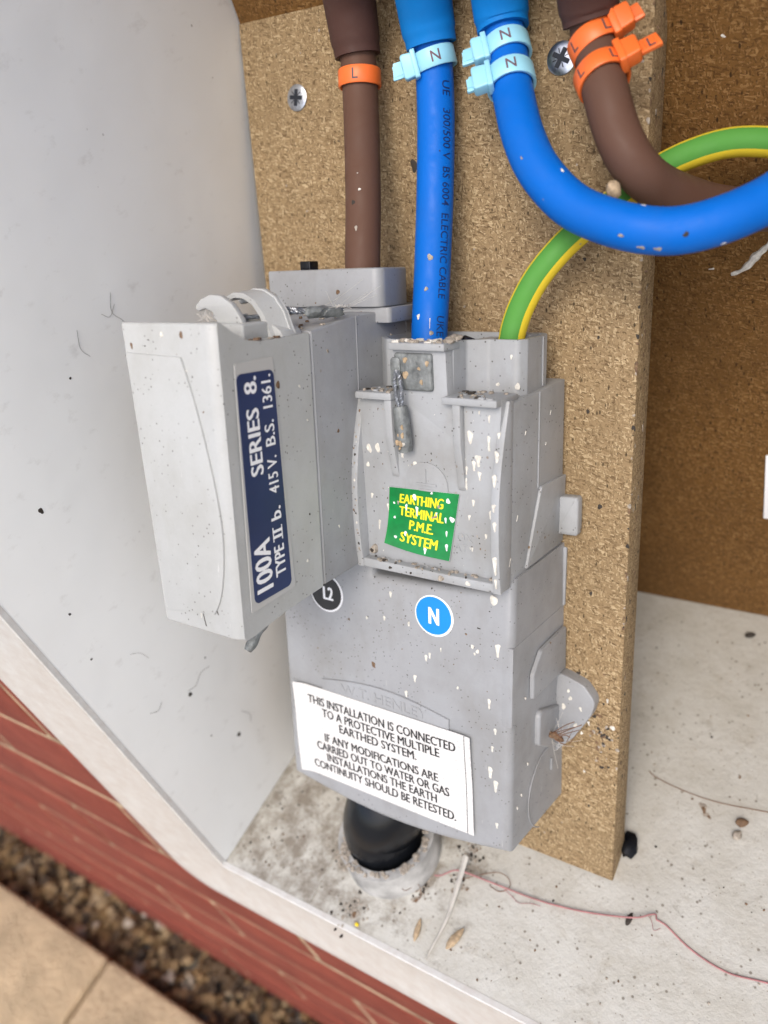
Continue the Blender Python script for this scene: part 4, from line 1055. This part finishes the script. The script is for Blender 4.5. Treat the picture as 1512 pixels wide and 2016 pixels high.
# ================================================================== CABLES
class Cable:
    def __init__(s, pts):
        s.P = catmull(pts, 1.5); s.S = [0]
        for i in range(1, len(s.P)): s.S.append(s.S[-1] + (s.P[i] - s.P[i - 1]).length)
        s.L = s.S[-1]
    def at(s, d):
        d = min(max(d, 0), s.L)
        for i in range(1, len(s.P)):
            if s.S[i] >= d:
                t = (d - s.S[i - 1]) / (s.S[i] - s.S[i - 1]); p = s.P[i - 1].lerp(s.P[i], t)
                a = s.P[max(0, i - 3)]; c = s.P[min(len(s.P) - 1, i + 2)]
                return p, (c - a).normalized()
    def cut(s, a, c): 
        return [s.at(a)[0]] + [p for p, q in zip(s.P, s.S) if a < q < c] + [s.at(c)[0]]
    def nearest(s, q):
        q = Vector(q); i = min(range(len(s.P)), key=lambda k: (s.P[k] - q).length); return s.S[i]
    def frame(s, d, tilt_axis=None):
        p, t = s.at(d)
        nv = (CAMP - p); nv = (nv - t * nv.dot(t)).normalized(); rt = nv.cross(t)
        if rt.x < 0: rt = -rt
        return p, t, nv, rt

C_BL = Cable([(-170.6, 236, 677), (-171.0, 242.8, 686.4), (-171.5, 247.8, 693.0), (-172.5, 260.7, 708.9), (-172.9, 276.4, 731.8), (-174.0, 290.8, 752.4), (-175.6, 301.0, 766.4), (-176.3, 305.8, 776.1), (-177.0, 308.4, 782.7), (-177.5, 309.8, 789.3), (-176.7, 309.4, 796.1), (-174.4, 306.9, 806.3), (-169.5, 301.6, 819.1), (-158, 288, 860), (-148, 272, 940), (-148, 272, 1288)])
C_BR = Cable([(-198.6, 244, 706), (-199.1, 250.1, 714.2), (-199.8, 255.7, 721.6), (-201.9, 269.0, 737.3), (-205.8, 285.7, 756.0), (-208.6, 296.7, 768.5), (-209.2, 301.9, 777.1), (-209.8, 305.2, 783.4), (-210.2, 308.0, 791.9), (-209.4, 309.4, 802.2), (-206.2, 307.3, 812.7), (-199.5, 301.5, 825.6), (-188, 288, 880), (-174, 266, 1288)])
C_B2 = Cable([(-118, 270, 1288), (-120, 272, 900), (-131, 288, 840), (-141.9, 303.0, 811.5), (-144.5, 307.8, 800.4), (-146.2, 309.6, 790.5), (-145.9, 308.0, 782.7), (-143.3, 302.1, 775.6), (-139.7, 293.9, 769.0), (-136.8, 287.9, 763.9), (-128.6, 272.9, 754.4), (-119.5, 262.4, 745.1), (-106.3, 254.4, 736.0), (-90.5, 249.7, 730.8), (-77.0, 248.8, 728.0), (-66.9, 250.7, 727.3), (-57.5, 256.2, 727.5), (-50.3, 263.3, 727.8), (-44.1, 270.5, 729.0), (-32.4, 286.2, 733.3), (-20.8, 302.4, 738.2), (0, 312, 752), (30, 312, 800), (45, 300, 900), (48, 290, 1288)])
C_B3 = Cable([(-84, 262, 1288), (-86, 260, 900), (-98, 278, 840), (-107.8, 294.1, 806.0), (-109.8, 299.9, 795.4), (-110.8, 302.4, 785.9), (-110.2, 301.4, 778.3), (-108.1, 297.1, 772.2), (-104.6, 289.6, 766.9), (-101.2, 282.6, 761.8), (-95.0, 274.0, 749.6), (-88.8, 272.2, 738.8), (-83.0, 280.2, 728.1), (-73.2, 292.6, 716.6), (-64.1, 301.2, 710.1), (-52.1, 310.4, 704.9), (-35.3, 319, 702), (-10, 322, 715), (20, 320, 780), (40, 318, 900), (42, 315, 1288)])
C_GY = Cable([(-133.9, 234, 675), (-133.7, 239.2, 682.8), (-133.3, 241.8, 688.1), (-132.4, 245.3, 693.8), (-129.7, 250.2, 700.8), (-124.4, 257.1, 709.0), (-116.0, 264.8, 716.9), (-106.5, 273.0, 722.7), (-97.8, 282.2, 726.8), (-88.4, 294.6, 730.0), (-77.7, 301.7, 732.0), (-67.1, 307.8, 731.7), (-55.9, 311.9, 729.0), (-42.5, 318.1, 723.0), (-26.8, 323.3, 714.2), (0, 325, 690), (30, 326, 640), (40, 326, FL + 2)])

def cable(name_label, C, a, split, m_in, m_sh, sheath_first, r_in=7.5, r_sh=10.0, flare=1.3):
    t = thing('cable', name_label, 'cable', C.at(a)[0], 'w', 'insulated cables in the cabinet')
    b = MB()
    ins = C.cut(a, split + 12) if not sheath_first else C.cut(split - 12, C.L)
    b.tube(ins, r_in, 30); b.build('insulation', m_in, t)
    sh_ = C.cut(split, C.L) if not sheath_first else C.cut(a, split)
    s_ = MB()
    k = len(sh_)
    if sheath_first: sh_ = list(reversed(sh_))
    # open end with a visible thickness
    s_.tube(sh_, lambda u: r_sh - (.5 if u < .006 else 0) + flare * min(1, u * 9), 30, caps=False)
    p0 = sh_[0]; tt = (sh_[1] - sh_[0]).normalized()
    s_.tube([p0 + tt * .01, p0 + tt * 6], r_in + .3, 30, caps=False)
    nn = tt.orthogonal().normalized(); bb = tt.cross(nn); q = 30
    vs = [p0 + (nn * math.cos(2 * PI * j / q) + bb * math.sin(2 * PI * j / q)) * r_ for r_ in (r_sh - .5, r_in + .3) for j in range(q)]
    s_.add(vs, [(j, (j + 1) % q, q + (j + 1) % q, q + j) for j in range(q)])
    s_.build('outer_sheath', m_sh, t)
    return t
sBL = C_BL.nearest((-177.0, 307.9, 781.4)); sBR = C_BR.nearest((-209.8, 304.8, 782.6)); sB2 = C_B2.nearest((-145.8, 307.4, 781.3)); sB3 = C_B3.nearest((-110.5, 302.2, 780.1))
t_bl = cable('printed blue cable running straight down into the terminal cover', C_BL, 2, sBL, M['blue'], M['blue_sheath'], False, 7.5, 10.4)
t_br = cable('straight brown cable entering the cover above the fuse carrier', C_BR, 2, sBR, M['brown'], M['brown_sheath'], False, 7.4, 9.9, 2.2)
t_b2 = cable('blue cable bending right in a wide loop across the board', C_B2, 0, sB2, M['blue'], M['blue_sheath'], True, 7.5, 10.0)
t_b3 = cable('brown cable curving right behind the looping blue cable', C_B3, 0, sB3, M['brown'], M['brown_sheath'], True, 7.6, 10.2)
t_gy = thing('cable', 'thin green and yellow earth cable rising from the terminal cover', 'cable', C_GY.at(0)[0], 'w', 'insulated cables in the cabinet')
def two_tone(P, r, n):
    b = MB(); k = len(P); vs = []; fs = []; ms = []
    for i in range(k):
        t = (P[min(i + 1, k - 1)] - P[max(0, i - 1)]).normalized()
        nv = CAMP - P[i]; nv = (nv - t * nv.dot(t)).normalized(); rt = t.cross(nv)
        vs += [P[i] + (nv * math.cos(2 * PI * j / n) + rt * math.sin(2 * PI * j / n)) * r for j in range(n)]
    for i in range(k - 1):
        for j in range(n):
            fs.append((i * n + j, i * n + (j + 1) % n, (i + 1) * n + (j + 1) % n, (i + 1) * n + j))
            a = 360 * (j + .5) / n; a = a - 360 if a > 180 else a
            ms.append(0 if -62 < a < 24 else 1)
    b.add(vs, fs); b.m = ms; return b
# angle is measured from the side facing out of the cabinet; the green band is turned towards its upper left
b_ = two_tone(C_GY.cut(0, C_GY.L), 5.1, 40)
b_.build('insulation', [M['green'], M['yellow']], t_gy)

# printing along the straight blue cable
pr = MB()
s0 = C_BL.nearest((-175.2, 299, 763.5))
def wrap(C, R, s0, a0, sgn=-1):
    def pl_(u, v):
        p, t, nv, rt = C.frame(s0 + sgn * u)
        a = a0 + (v) / R
        return p + (nv * math.cos(a) + rt * math.sin(a)) * (R + .08)
    return pl_
pr.text('300/500 V  BS 6004  ELECTRIC CABLE', wrap(C_BL, 7.5, s0 - 5, math.radians(22)), width=72, height=3.4, bold=.004, cut=(1, .6))
pr.text('UE', wrap(C_BL, 7.5, s0 + 6, math.radians(22)), width=6, height=3.4, bold=.004, cut=(1, .6))
pr.text('UKE', wrap(C_BL, 7.5, s0 - 84, math.radians(22)), width=8, height=3.4, bold=.004, cut=(1, .6))
pr.build('printing', M['cable_ink'], t_bl)
def spots(C, R, t, lst, nm='dirt_spot'):
    for s_, a, r_, lg, mi in lst:
        b = MB(); p, tt, nv, rt = C.frame(s_); d = nv * math.cos(a) + rt * math.sin(a)
        b.splat(p + d * R, d, r_, lg, 0, 0, .12, up=tuple(tt))
        b.build(nm, (M['dust'], M['dropping'], M['soot'])[mi], t)
q = C_BL.nearest
spots(C_BL, 7.5, t_bl, [(q((-172.6, 264, 714)), -.15, 1.2, 1.1, 0), (q((-172, 256, 703)), -.3, .8, 1.2, 0), (q((-171.5, 249, 695)), -.7, .9, 1.8, 1), (q((-171.2, 246, 690)), .1, .8, 1.4, 0), (q((-171.5, 248, 693)), .0, .25, 14, 1), (q((-172.9, 285, 747)), .2, .3, 1, 2)])
q = C_BR.nearest
spots(C_BR, 7.4, t_br, [(q((-201.6, 270, 741)), -.2, .6, 1, 1), (q((-201.2, 267, 736)), -.6, .8, 1.4, 2), (q((-200.4, 261, 729)), -.4, .8, 2, 0), (q((-202.2, 274, 746)), -.3, .3, 1, 1)])
q = C_B2.nearest
spots(C_B2, 7.5, t_b2, [(q((-69, 250, 727.4)), .2, .9, 1, 2), (q((-113, 258, 741)), .9, .6, 1.5, 1), (q((-86, 249, 729.6)), -.4, .6, 1.6, 0), (q((-80, 249, 729)), -.8, .9, 2, 0), (q((-76, 249, 728)), -.8, .9, 2, 0), (q((-82, 249, 729)), 1.35, .6, 2, 1), (q((-60, 254, 727.4)), 1.2, .5, 2.4, 1), (q((-122, 265, 748)), -.4, .5, 2, 0)])
cocoon = MB(); p, tt, nv, rt = C_B3.frame(C_B3.nearest((-86, 276, 733)))
pc_ = Vector((-94.5, 262, 737)); cocoon.blob(pc_, 2.6, 2.4, 3.2, 0, 2, .12)
tag(cocoon.build('cocoon', M['husk']), 'small grey insect cocoon lodged between the blue and brown cables', 'cocoon')

# ================================================================== CABLE TIES
def tie(label, C, where, R, mname, ink, txts, head_side, tilt, width=7.2, roll=0.0, tail=6.0, head=True, group='cable ties', hl=9.0, hd=5.5, tail_shift=0.0):
    """strap round the cable in a tilted plane; head_side -1 left, +1 right, seen from the open front"""
    p, t, nv, rt = C.frame(C.nearest(where))
    up = t if t.z > 0 else -t
    a = (Matrix.Rotation(tilt, 3, nv) @ up).normalized(); rt = nv.cross(a); rt = rt if rt.x > 0 else -rt; nv2 = rt.cross(a); nv2 = nv2 if nv2.dot(nv) > 0 else -nv2
    if roll: a = (Matrix.Rotation(roll, 3, rt) @ a).normalized(); nv2 = rt.cross(a); nv2 = nv2 if nv2.dot(nv) > 0 else -nv2
    th = thing('cable_tie', label, 'cable tie', p, 'w', group)
    def loc(x, y, z): return p + rt * x + nv2 * y + a * z
    st = MB(); n = 44; sec = [(R + .25, -width / 2 + .3), (R + .6, -width / 2), (R + 1.25, -width / 2), (R + 1.5, -width / 2 + .4), (R + 1.5, width / 2 - .4), (R + 1.25, width / 2), (R + .6, width / 2), (R + .25, width / 2 - .3)]
    vs = []; fs = []; k = len(sec)
    for j in range(n):
        an = 2 * PI * j / n
        for r_, z in sec: vs.append(loc(r_ * math.sin(an), r_ * math.cos(an), z))
    for j in range(n):
        for i in range(k): fs.append((j * k + i, j * k + (i + 1) % k, ((j + 1) % n) * k + (i + 1) % k, ((j + 1) % n) * k + i))
    st.add(vs, fs); st.build('strap', M[mname], th, sharp=50)
    s = head_side
    if head:
        hb_ = MB()
        x0 = s * (R * .80); x1 = s * (R * .80 + hl)
        lo, hi = min(x0, x1), max(x0, x1); w2 = width / 2 + 1.2
        f3 = lambda v: loc(v.x, v.y, v.z)
        hb_.prism('y', rpoly([(lo, -w2), (hi, -w2 + .6), (hi, w2 - .6), (lo, w2)], 1.2, 3), R * .62 - hd / 2, R * .62 + hd / 2, .7, .7, 3, 0, f3)
        xm = s * (R * .80)
        hb_.prism('x', rpoly([(R * .62 - hd / 2 - .5, -w2 - .5), (R * .62 + hd / 2 + .7, -w2 - .5), (R * .62 + hd / 2 + .7, w2 + .5), (R * .62 - hd / 2 - .5, w2 + .5)], .7, 3), xm - .2, xm + s * 2.2, .4, .4, 2, 0, f3)
        hb_.build('head', M[mname], th)
        if tail:
            tl_ = MB(); xa = s * (R * .80 + hl - .3); xb = s * (R * .80 + hl + tail); lo, hi = min(xa, xb), max(xa, xb)
            wt = width / 2 - .5
            yy = R * .5
            sl = .7 if s < 0 else .3
            pts = [(xa, -wt), (xb, -wt + tail_shift), (xb + (-s) * sl * 2, wt + tail_shift), (xa, wt)]
            tl_.prism('y', rpoly(pts, .4, 2), yy - .7, yy + .7, .2, .2, 2, 0, f3)
            nr_ = 5
            for i in range(nr_):
                xx = xa + (xb - xa) * (i + .8) / (nr_ + 1.2)
                tl_.prism('y', rpoly([(xx - .28, -wt + 1.2), (xx + .28, -wt + 1.2), (xx + .28, wt - 1.2), (xx - .28, wt - 1.2)], 0), yy + .5, yy + .95, mi=0, fn=f3)
            tl_.build('tail', M[mname], th)
    lt_ = MB()
    for txt, ang in txts:
        if ang is None:
            xa = s * (R * .80 + hl + tail * .55)
            lt_.text(txt, lambda u, v: loc(xa + u, R * .5 + .95 + .05, v - 1.9), height=3.6, bold=.012, align='c')
        else:
            RR = R + 1.56
            lt_.text(txt, lambda u, v: loc(RR * math.sin(ang + u / RR), RR * math.cos(ang + u / RR), v - 1.9), height=3.9, bold=.012, align='c', cut=(0, .7))
    lt_.build('lettering', M[ink], th)
    return th
tie('orange cable tie marked L on the straight brown cable', C_BR, (-209.2, 301.7, 776.3), 7.4, 'orange', 'ink', [('L', -.22)], -1, -.03, 6.6, head=False)
bump_ = MB()
tie('pale blue N tie on the straight printed blue cable', C_BL, (-176.8, 306.6, 775.8), 7.5, 'pale_blue', 'ink_brown', [('N', .12)], -1, .16, 7.0, tail=4.5, hl=6.4, hd=5)
tie('upper pale blue N tie under the sheath of the looping blue cable', C_B2, (-143.6, 302.6, 776.0), 7.5, 'pale_blue', 'ink_brown', [('N', .05)], -1, .08, 7.0, tail=4.5, hl=6.2, hd=5)
tie('lower pale blue N tie just below another on the looping blue cable', C_B2, (-139.0, 292.4, 767.4), 7.5, 'pale_blue', 'ink_brown', [('N', .12)], -1, .03, 7.0, tail=2.6, hl=7.4, hd=5)
tie('upper orange L tie touching the sheath of the curved brown cable', C_B3, (-108.5, 297.9, 773.4), 7.6, 'orange', 'ink', [('L', -.85), ('L', .55)], 1, .22, 6.6, tail=3.6, hl=7.2, hd=5.5)
tie('lower orange L tie with marked tail on the curved brown cable', C_B3, (-103.8, 288.2, 765.0), 7.6, 'orange', 'ink', [('L', -.75), ('L', .60), ('L', None)], 1, .16, 6.6, tail=7.0, hl=7.2, hd=5.5)

# ================================================================== ON THE CABINET FLOOR
# pale duct with the black supply cable
DX, DY = -199.5, 124.5
du = thing('service_duct', 'short dirty white pipe collar rising through the cabinet floor', 'pipe', (DX, DY, FL))
b_ = MB(); n = 44
oc = [(DX + 26 * math.cos(2 * PI * j / n), DY + 26 * math.sin(2 * PI * j / n)) for j in range(n)]
ic = [(DX + 21.0 * math.cos(2 * PI * j / n), DY + 21.0 * math.sin(2 * PI * j / n)) for j in range(n)]
b_.ring_prism('z', oc, ic, FL - 4, FL + 17, 0, lambda v: Vector((v.x - .02 * (v.z - FL), v.y + .05 * (v.z - FL), v.z - (v.y - DY) * .05)))
b_.build('pipe_collar', M['pipe'], du)
b_ = MB(); rg = random.Random(2)
for k_ in range(110):
    a = rg.uniform(0, 2 * PI); r_ = rg.uniform(21, 25)
    b_.splat((DX + r_ * math.cos(a) - .3, DY + r_ * math.sin(a) + .9, FL + 17 - r_ * math.sin(a) * .05), (0, 0, 1), rg.uniform(.6, 1.8), 1, 0, 0, rg.uniform(.2, .9), seed=k_, up=(0, 1, 0))
b_.build('rim_dust', M['dust'], du)
b_ = MB()
cp_ = [(DX - 3, DY + 1.0, FL - 6), (DX - 3, DY + 1.6, FL + 12), (DX - 3, DY + 4.5, FL + 22), (DX + 1, DY + 9, FL + 33), (DX + 2, DY + 22, FL + 43), (DX + 2, DY + 32, FL + 52)]
b_.tube(catmull(cp_, 2), 20.6, 40)
tag(b_.build('supply_cable', M['black'], origin=(DX, DY, FL)), 'thick glossy black supply cable coming up through the white pipe collar', 'cable')

# pink thread and a grey hair beside it
b_ = MB()
tp = [(-171, 119.5, FL + 4), (-168.0, 120.8, FL + 3.5), (-161.8, 125.5, FL + 5), (-155, 127, FL + 4), (-145.5, 127.8, FL + 2.5), (-118.8, 129.2, FL + 1.6), (-97.1, 132.8, FL + 1.2), (-76.0, 138.4, FL + 2.6), (-69, 143, FL + 2.2), (-66.8, 144.4, FL + 1), (-66, 142.2, FL + 1.2), (-62.0, 141.8, FL + .8), (-49.4, 136.0, FL + .6), (-33.9, 132.9, FL + .6), (-18.0, 135.4, FL + .6), (10, 139, FL + .6), (40, 150, FL + .6)]
b_.tube(catmull(tp, 1.5), .42, 7)
b_.tube(catmull([(-136, 127.6, FL + 1.2), (-131, 126.0, FL + .8), (-127, 124.6, FL + .8), (-122, 126.6, FL + .6), (-117, 127.3, FL + .6)], 1), .16, 5)
b_.tube(catmull([(-70, 142.6, FL + 1.2), (-67.6, 140.4, FL + 2.5), (-66, 137.4, FL + .8), (-63.5, 139.6, FL + .5)], 1), .14, 5)
tag(b_.build('thread', M['thread'], origin=(-118, 129, FL)), 'faded pink thread trailing across the white cabinet floor', 'thread')
b_ = MB(); b_.tube(catmull([(-160.3, 122.5, FL + .6), (-149.3, 129.8, FL + 2), (-141, 133.6, FL + 3), (-135.5, 132.8, FL + 2), (-134.2, 129.3, FL + 1), (-138, 126, FL + .5), (-143, 126.4, FL + .5)], 1), .2, 5)
b_.tube(catmull([(-185, 108, FL + 14), (-181, 106, FL + 6), (-177, 112, FL + 4), (-174, 108, FL + .6), (-177, 104, FL + .5)], 1), .16, 5)
tag(b_.build('hair_strand', M['hair'], origin=(-145, 128, FL)), 'fine looping brown hair by the pink thread', 'hair')
b_ = MB(); b_.tube(catmull([(-90, 214, FL + .4), (-86.1, 211.6, FL + .4), (-72.6, 209.1, FL + .4), (-55, 208.4, FL + .4), (-32.1, 211.5, FL + .4), (-10, 214, FL + .4)], 2), .22, 5)
tag(b_.build('hair_strand', M['hair'], origin=(-60, 210, FL)), 'long dark hair lying on the floor behind the leaning board', 'hair')
b_ = MB()
sp = [(-158.4, 133.2, 8.0), (-158.0, 120.7, 3.4), (-156.9, 103.8, 1.0), (-157.8, 88, .6), (-158.2, 82.8, .6)]
P_ = catmull([(x, y, FL + z) for x, y, z in sp], 2); vs = []
for i, p in enumerate(P_):
    wd = 1.6 * (1 - .7 * i / len(P_))
    vs += [p + Vector((-wd, 0, 0)), p + Vector((0, 0, .9)), p + Vector((wd, 0, 0)), p + Vector((0, 0, -.5))]
fs = [(i * 4 + j, i * 4 + (j + 1) % 4, i * 4 + 4 + (j + 1) % 4, i * 4 + 4 + j) for i in range(len(P_) - 1) for j in range(4)] + [(0, 1, 2, 3), tuple(len(vs) - 4 + j for j in range(4))]
b_.add(vs, fs); tag(b_.build('plastic_strip', M['strip'], origin=(-158, 105, FL)), 'pale curled plastic strip beside the white pipe collar', 'strip')
def husk(x, y, L, wd, ang, label, m='husk', seed=1, grp='dry seed husks on the floor', nm='seed_husk', cat='husk', h=None):
    b = MB(); R3 = Matrix.Rotation(ang, 3, 'Z'); n = 12; k = 14; vs = []; rr = random.Random(seed)
    h = h or wd * .7
    for i in range(k + 1):
        t = i / k; r_ = math.sin(PI * min(max(t, .02), .98)) ** .6 * (1 - .25 * t)
        for j in range(n):
            a = 2 * PI * j / n; q = r_ * (1 + rr.uniform(-.1, .1))
            vs.append(Vector((x, y, FL + h * .9)) + R3 @ Vector(((t - .5) * L, math.cos(a) * wd * q, math.sin(a) * h * q)))
    fs = [(i * n + j, i * n + (j + 1) % n, (i + 1) * n + (j + 1) % n, (i + 1) * n + j) for i in range(k) for j in range(n)] + [tuple(range(n)), tuple(k * n + j for j in range(n))]
    b.add(vs, fs); return tag(b.build(nm, M[m], origin=(x, y, FL)), label, cat, grp)
husk(-168.0, 93.2, 11, 1.7, 1.75, 'slim tan husk on the floor left of the grey strip end')
husk(-148.8, 97.0, 12.5, 2.4, 1.25, 'fatter tan husk on the floor right of the grey strip', seed=4)
husk(-77.2, 137.8, 6.4, 1.5, 1.45, 'dark pellet lying over the pink thread', 'soot', 5, 'dark pellets on the floor', 'dropping_pellet', 'pellet')
husk(-41.8, 201.5, 6, 2.6, .4, 'brown crumb near the long dark hair', 'rust', 6, 'dark pellets on the floor', 'dropping_pellet', 'pellet')
husk(-42.5, 194.5, 5.5, 2.4, 1.2, 'grey brown crumb just in front of the brown one', 'dust', 7, 'dark pellets on the floor', 'dropping_pellet', 'pellet')
husk(-61.0, 316, 6, 2.2, .5, 'dark crumb by the foot of the brown back lining', 'soot', 8, 'dark pellets on the floor', 'dropping_pellet', 'pellet')
b_ = MB(); b_.blob((-87.2, 171, FL + 2), 4.2, 7, 2.6, 0, 12, .2)
tag(b_.build('rubber_scrap', M['black'], origin=(-84, 169, FL)), 'small black rubber scrap lying behind the board foot', 'scrap')
# loose dirt
rg = random.Random(11); b_ = MB()
def crumb(x, y, s_, mi): b_.blob((x, y, FL + s_ * .45), s_, s_ * rg.uniform(.6, 1), s_ * .6, mi, rg.randint(0, 999), .3, Matrix.Rotation(rg.uniform(0, 3), 3, 'Z'))
for k_ in range(520):
    crumb(rg.uniform(-286, -20), rg.uniform(84, 330), rg.choice((.15, .2, .25, .3, .4, .6)), rg.choice((0, 1, 1, 2)))
for k_ in range(420):
    crumb(-286 + abs(rg.gauss(0, 30)), rg.uniform(88, 215), rg.choice((.2, .3, .4, .6)), rg.choice((0, 1, 1, 2)))
for (x, y, n_) in ((-205, 88, 40), (-176, 112, 30), (-160, 126, 24), (-160, 140, 30), (-228, 112, 20), (-225, 150, 26)):
    for k_ in range(n_ * 2): b_.splat((x + rg.gauss(0, 3.2), y + rg.gauss(0, 4.2), FL + .05), (0, 0, 1), rg.uniform(.2, 1.1), 1, 0, rg.choice((0, 1, 1, 1)), .12, seed=k_, up=(0, 1, 0))
for (x, y, r_, lg, an) in ((-60, 203, 2.4, 2.2, .4), (-57, 200, 1.2, 1.5, .8), (-48, 226, .9, 1.4, .2), (-203, 87, 2.6, 1.1, 0), (-160, 117, 1.4, 2, .9), (-154, 121, 1.2, 1, .3), (-176, 106, 1.6, 1.2, 0)):
    b_.splat((x, y, FL + .05), (0, 0, 1), r_, lg, an, 1, .1, up=(0, 1, 0)); b_.splat((x + .3, y - .4, FL + .12), (0, 0, 1), r_ * .55, lg, an, 2, .15, up=(0, 1, 0))
tag(b_.build('dirt', [M['soot'], M['dust'], M['rust']], origin=(-170, 150, FL)), 'loose dark crumbs and grit scattered over the cabinet floor', None, None, 'stuff')
crumb_y = MB(); crumb_y.blob((-198.5, 82.8, FL + .6), 1.1, .9, .7, 0, 3, .3)
tag(crumb_y.build('yellow_crumb', M['yellow'], origin=(-198.5, 82.8, FL)), 'tiny yellow crumb on the floor near the front rim', 'crumb')

# spider remains in front of the fixing lug
sp = thing('dead_spider', 'brown dead long legged insect tangled in web on the fixing lug', 'insect', (6, 46, -84), 'b')
b_ = MB(); b_.blob((5.6, 45, -84.5), 2.6, 1.4, 1.5, 0, 5, .3); b_.blob((8.6, 46, -86), 1.8, 1.2, 1.2, 0, 6, .3); b_.build('insect_body', M['rust'], sp)
rg = random.Random(21)
for k_ in range(12):
    b_ = MB(); a = Vector((5.5 + rg.uniform(-2, 2), 44.5, -84.5 + rg.uniform(-1, 1)))
    if k_ < 2: m_ = a + Vector((8 + k_ * 1.5, -1, 8)); e = m_ + Vector((3.5, 0, 2.5))
    elif k_ < 4: m_ = a + Vector((11, 0, 7)); e = m_ + Vector((-1.5 - k_, 1, -9))
    else: m_ = a + Vector((rg.uniform(-5, 5), rg.uniform(-2, 1), rg.uniform(-2, 4))); e = m_ + Vector((rg.uniform(-4, 4), rg.uniform(-1, 1), rg.uniform(-5, 1)))
    b_.tube([a, m_, e], .2, 5); b_.build('leg', M['hair'], sp)
b_ = MB()
for k_ in range(14):
    a = Vector((5 + rg.uniform(-4, 6), 46, -84 + rg.uniform(-5, 4))); e = Vector((rg.uniform(2, 16), rg.uniform(44, 54), rg.uniform(-106, -76)))
    b_.tube(catmull([a, (a + e) / 2 + Vector((0, 0, -1)), e], 2), .07, 4)
b_.build('web_strand', M['web'], sp)

# white card on the lining at the right
b_ = MB(); b_.box(-58.2, -20, YB - 1.2, YB - .1, FL + 80.2, FL + 122.6, .2, 0, lambda v: Vector((v.x - (v.z - FL - 80) * -.01, v.y, v.z)))
tag(b_.build('paper_card', M['card'], origin=(-40, YB - .6, FL + 100)), 'plain white card stuck on the brown back lining at the right', 'card')
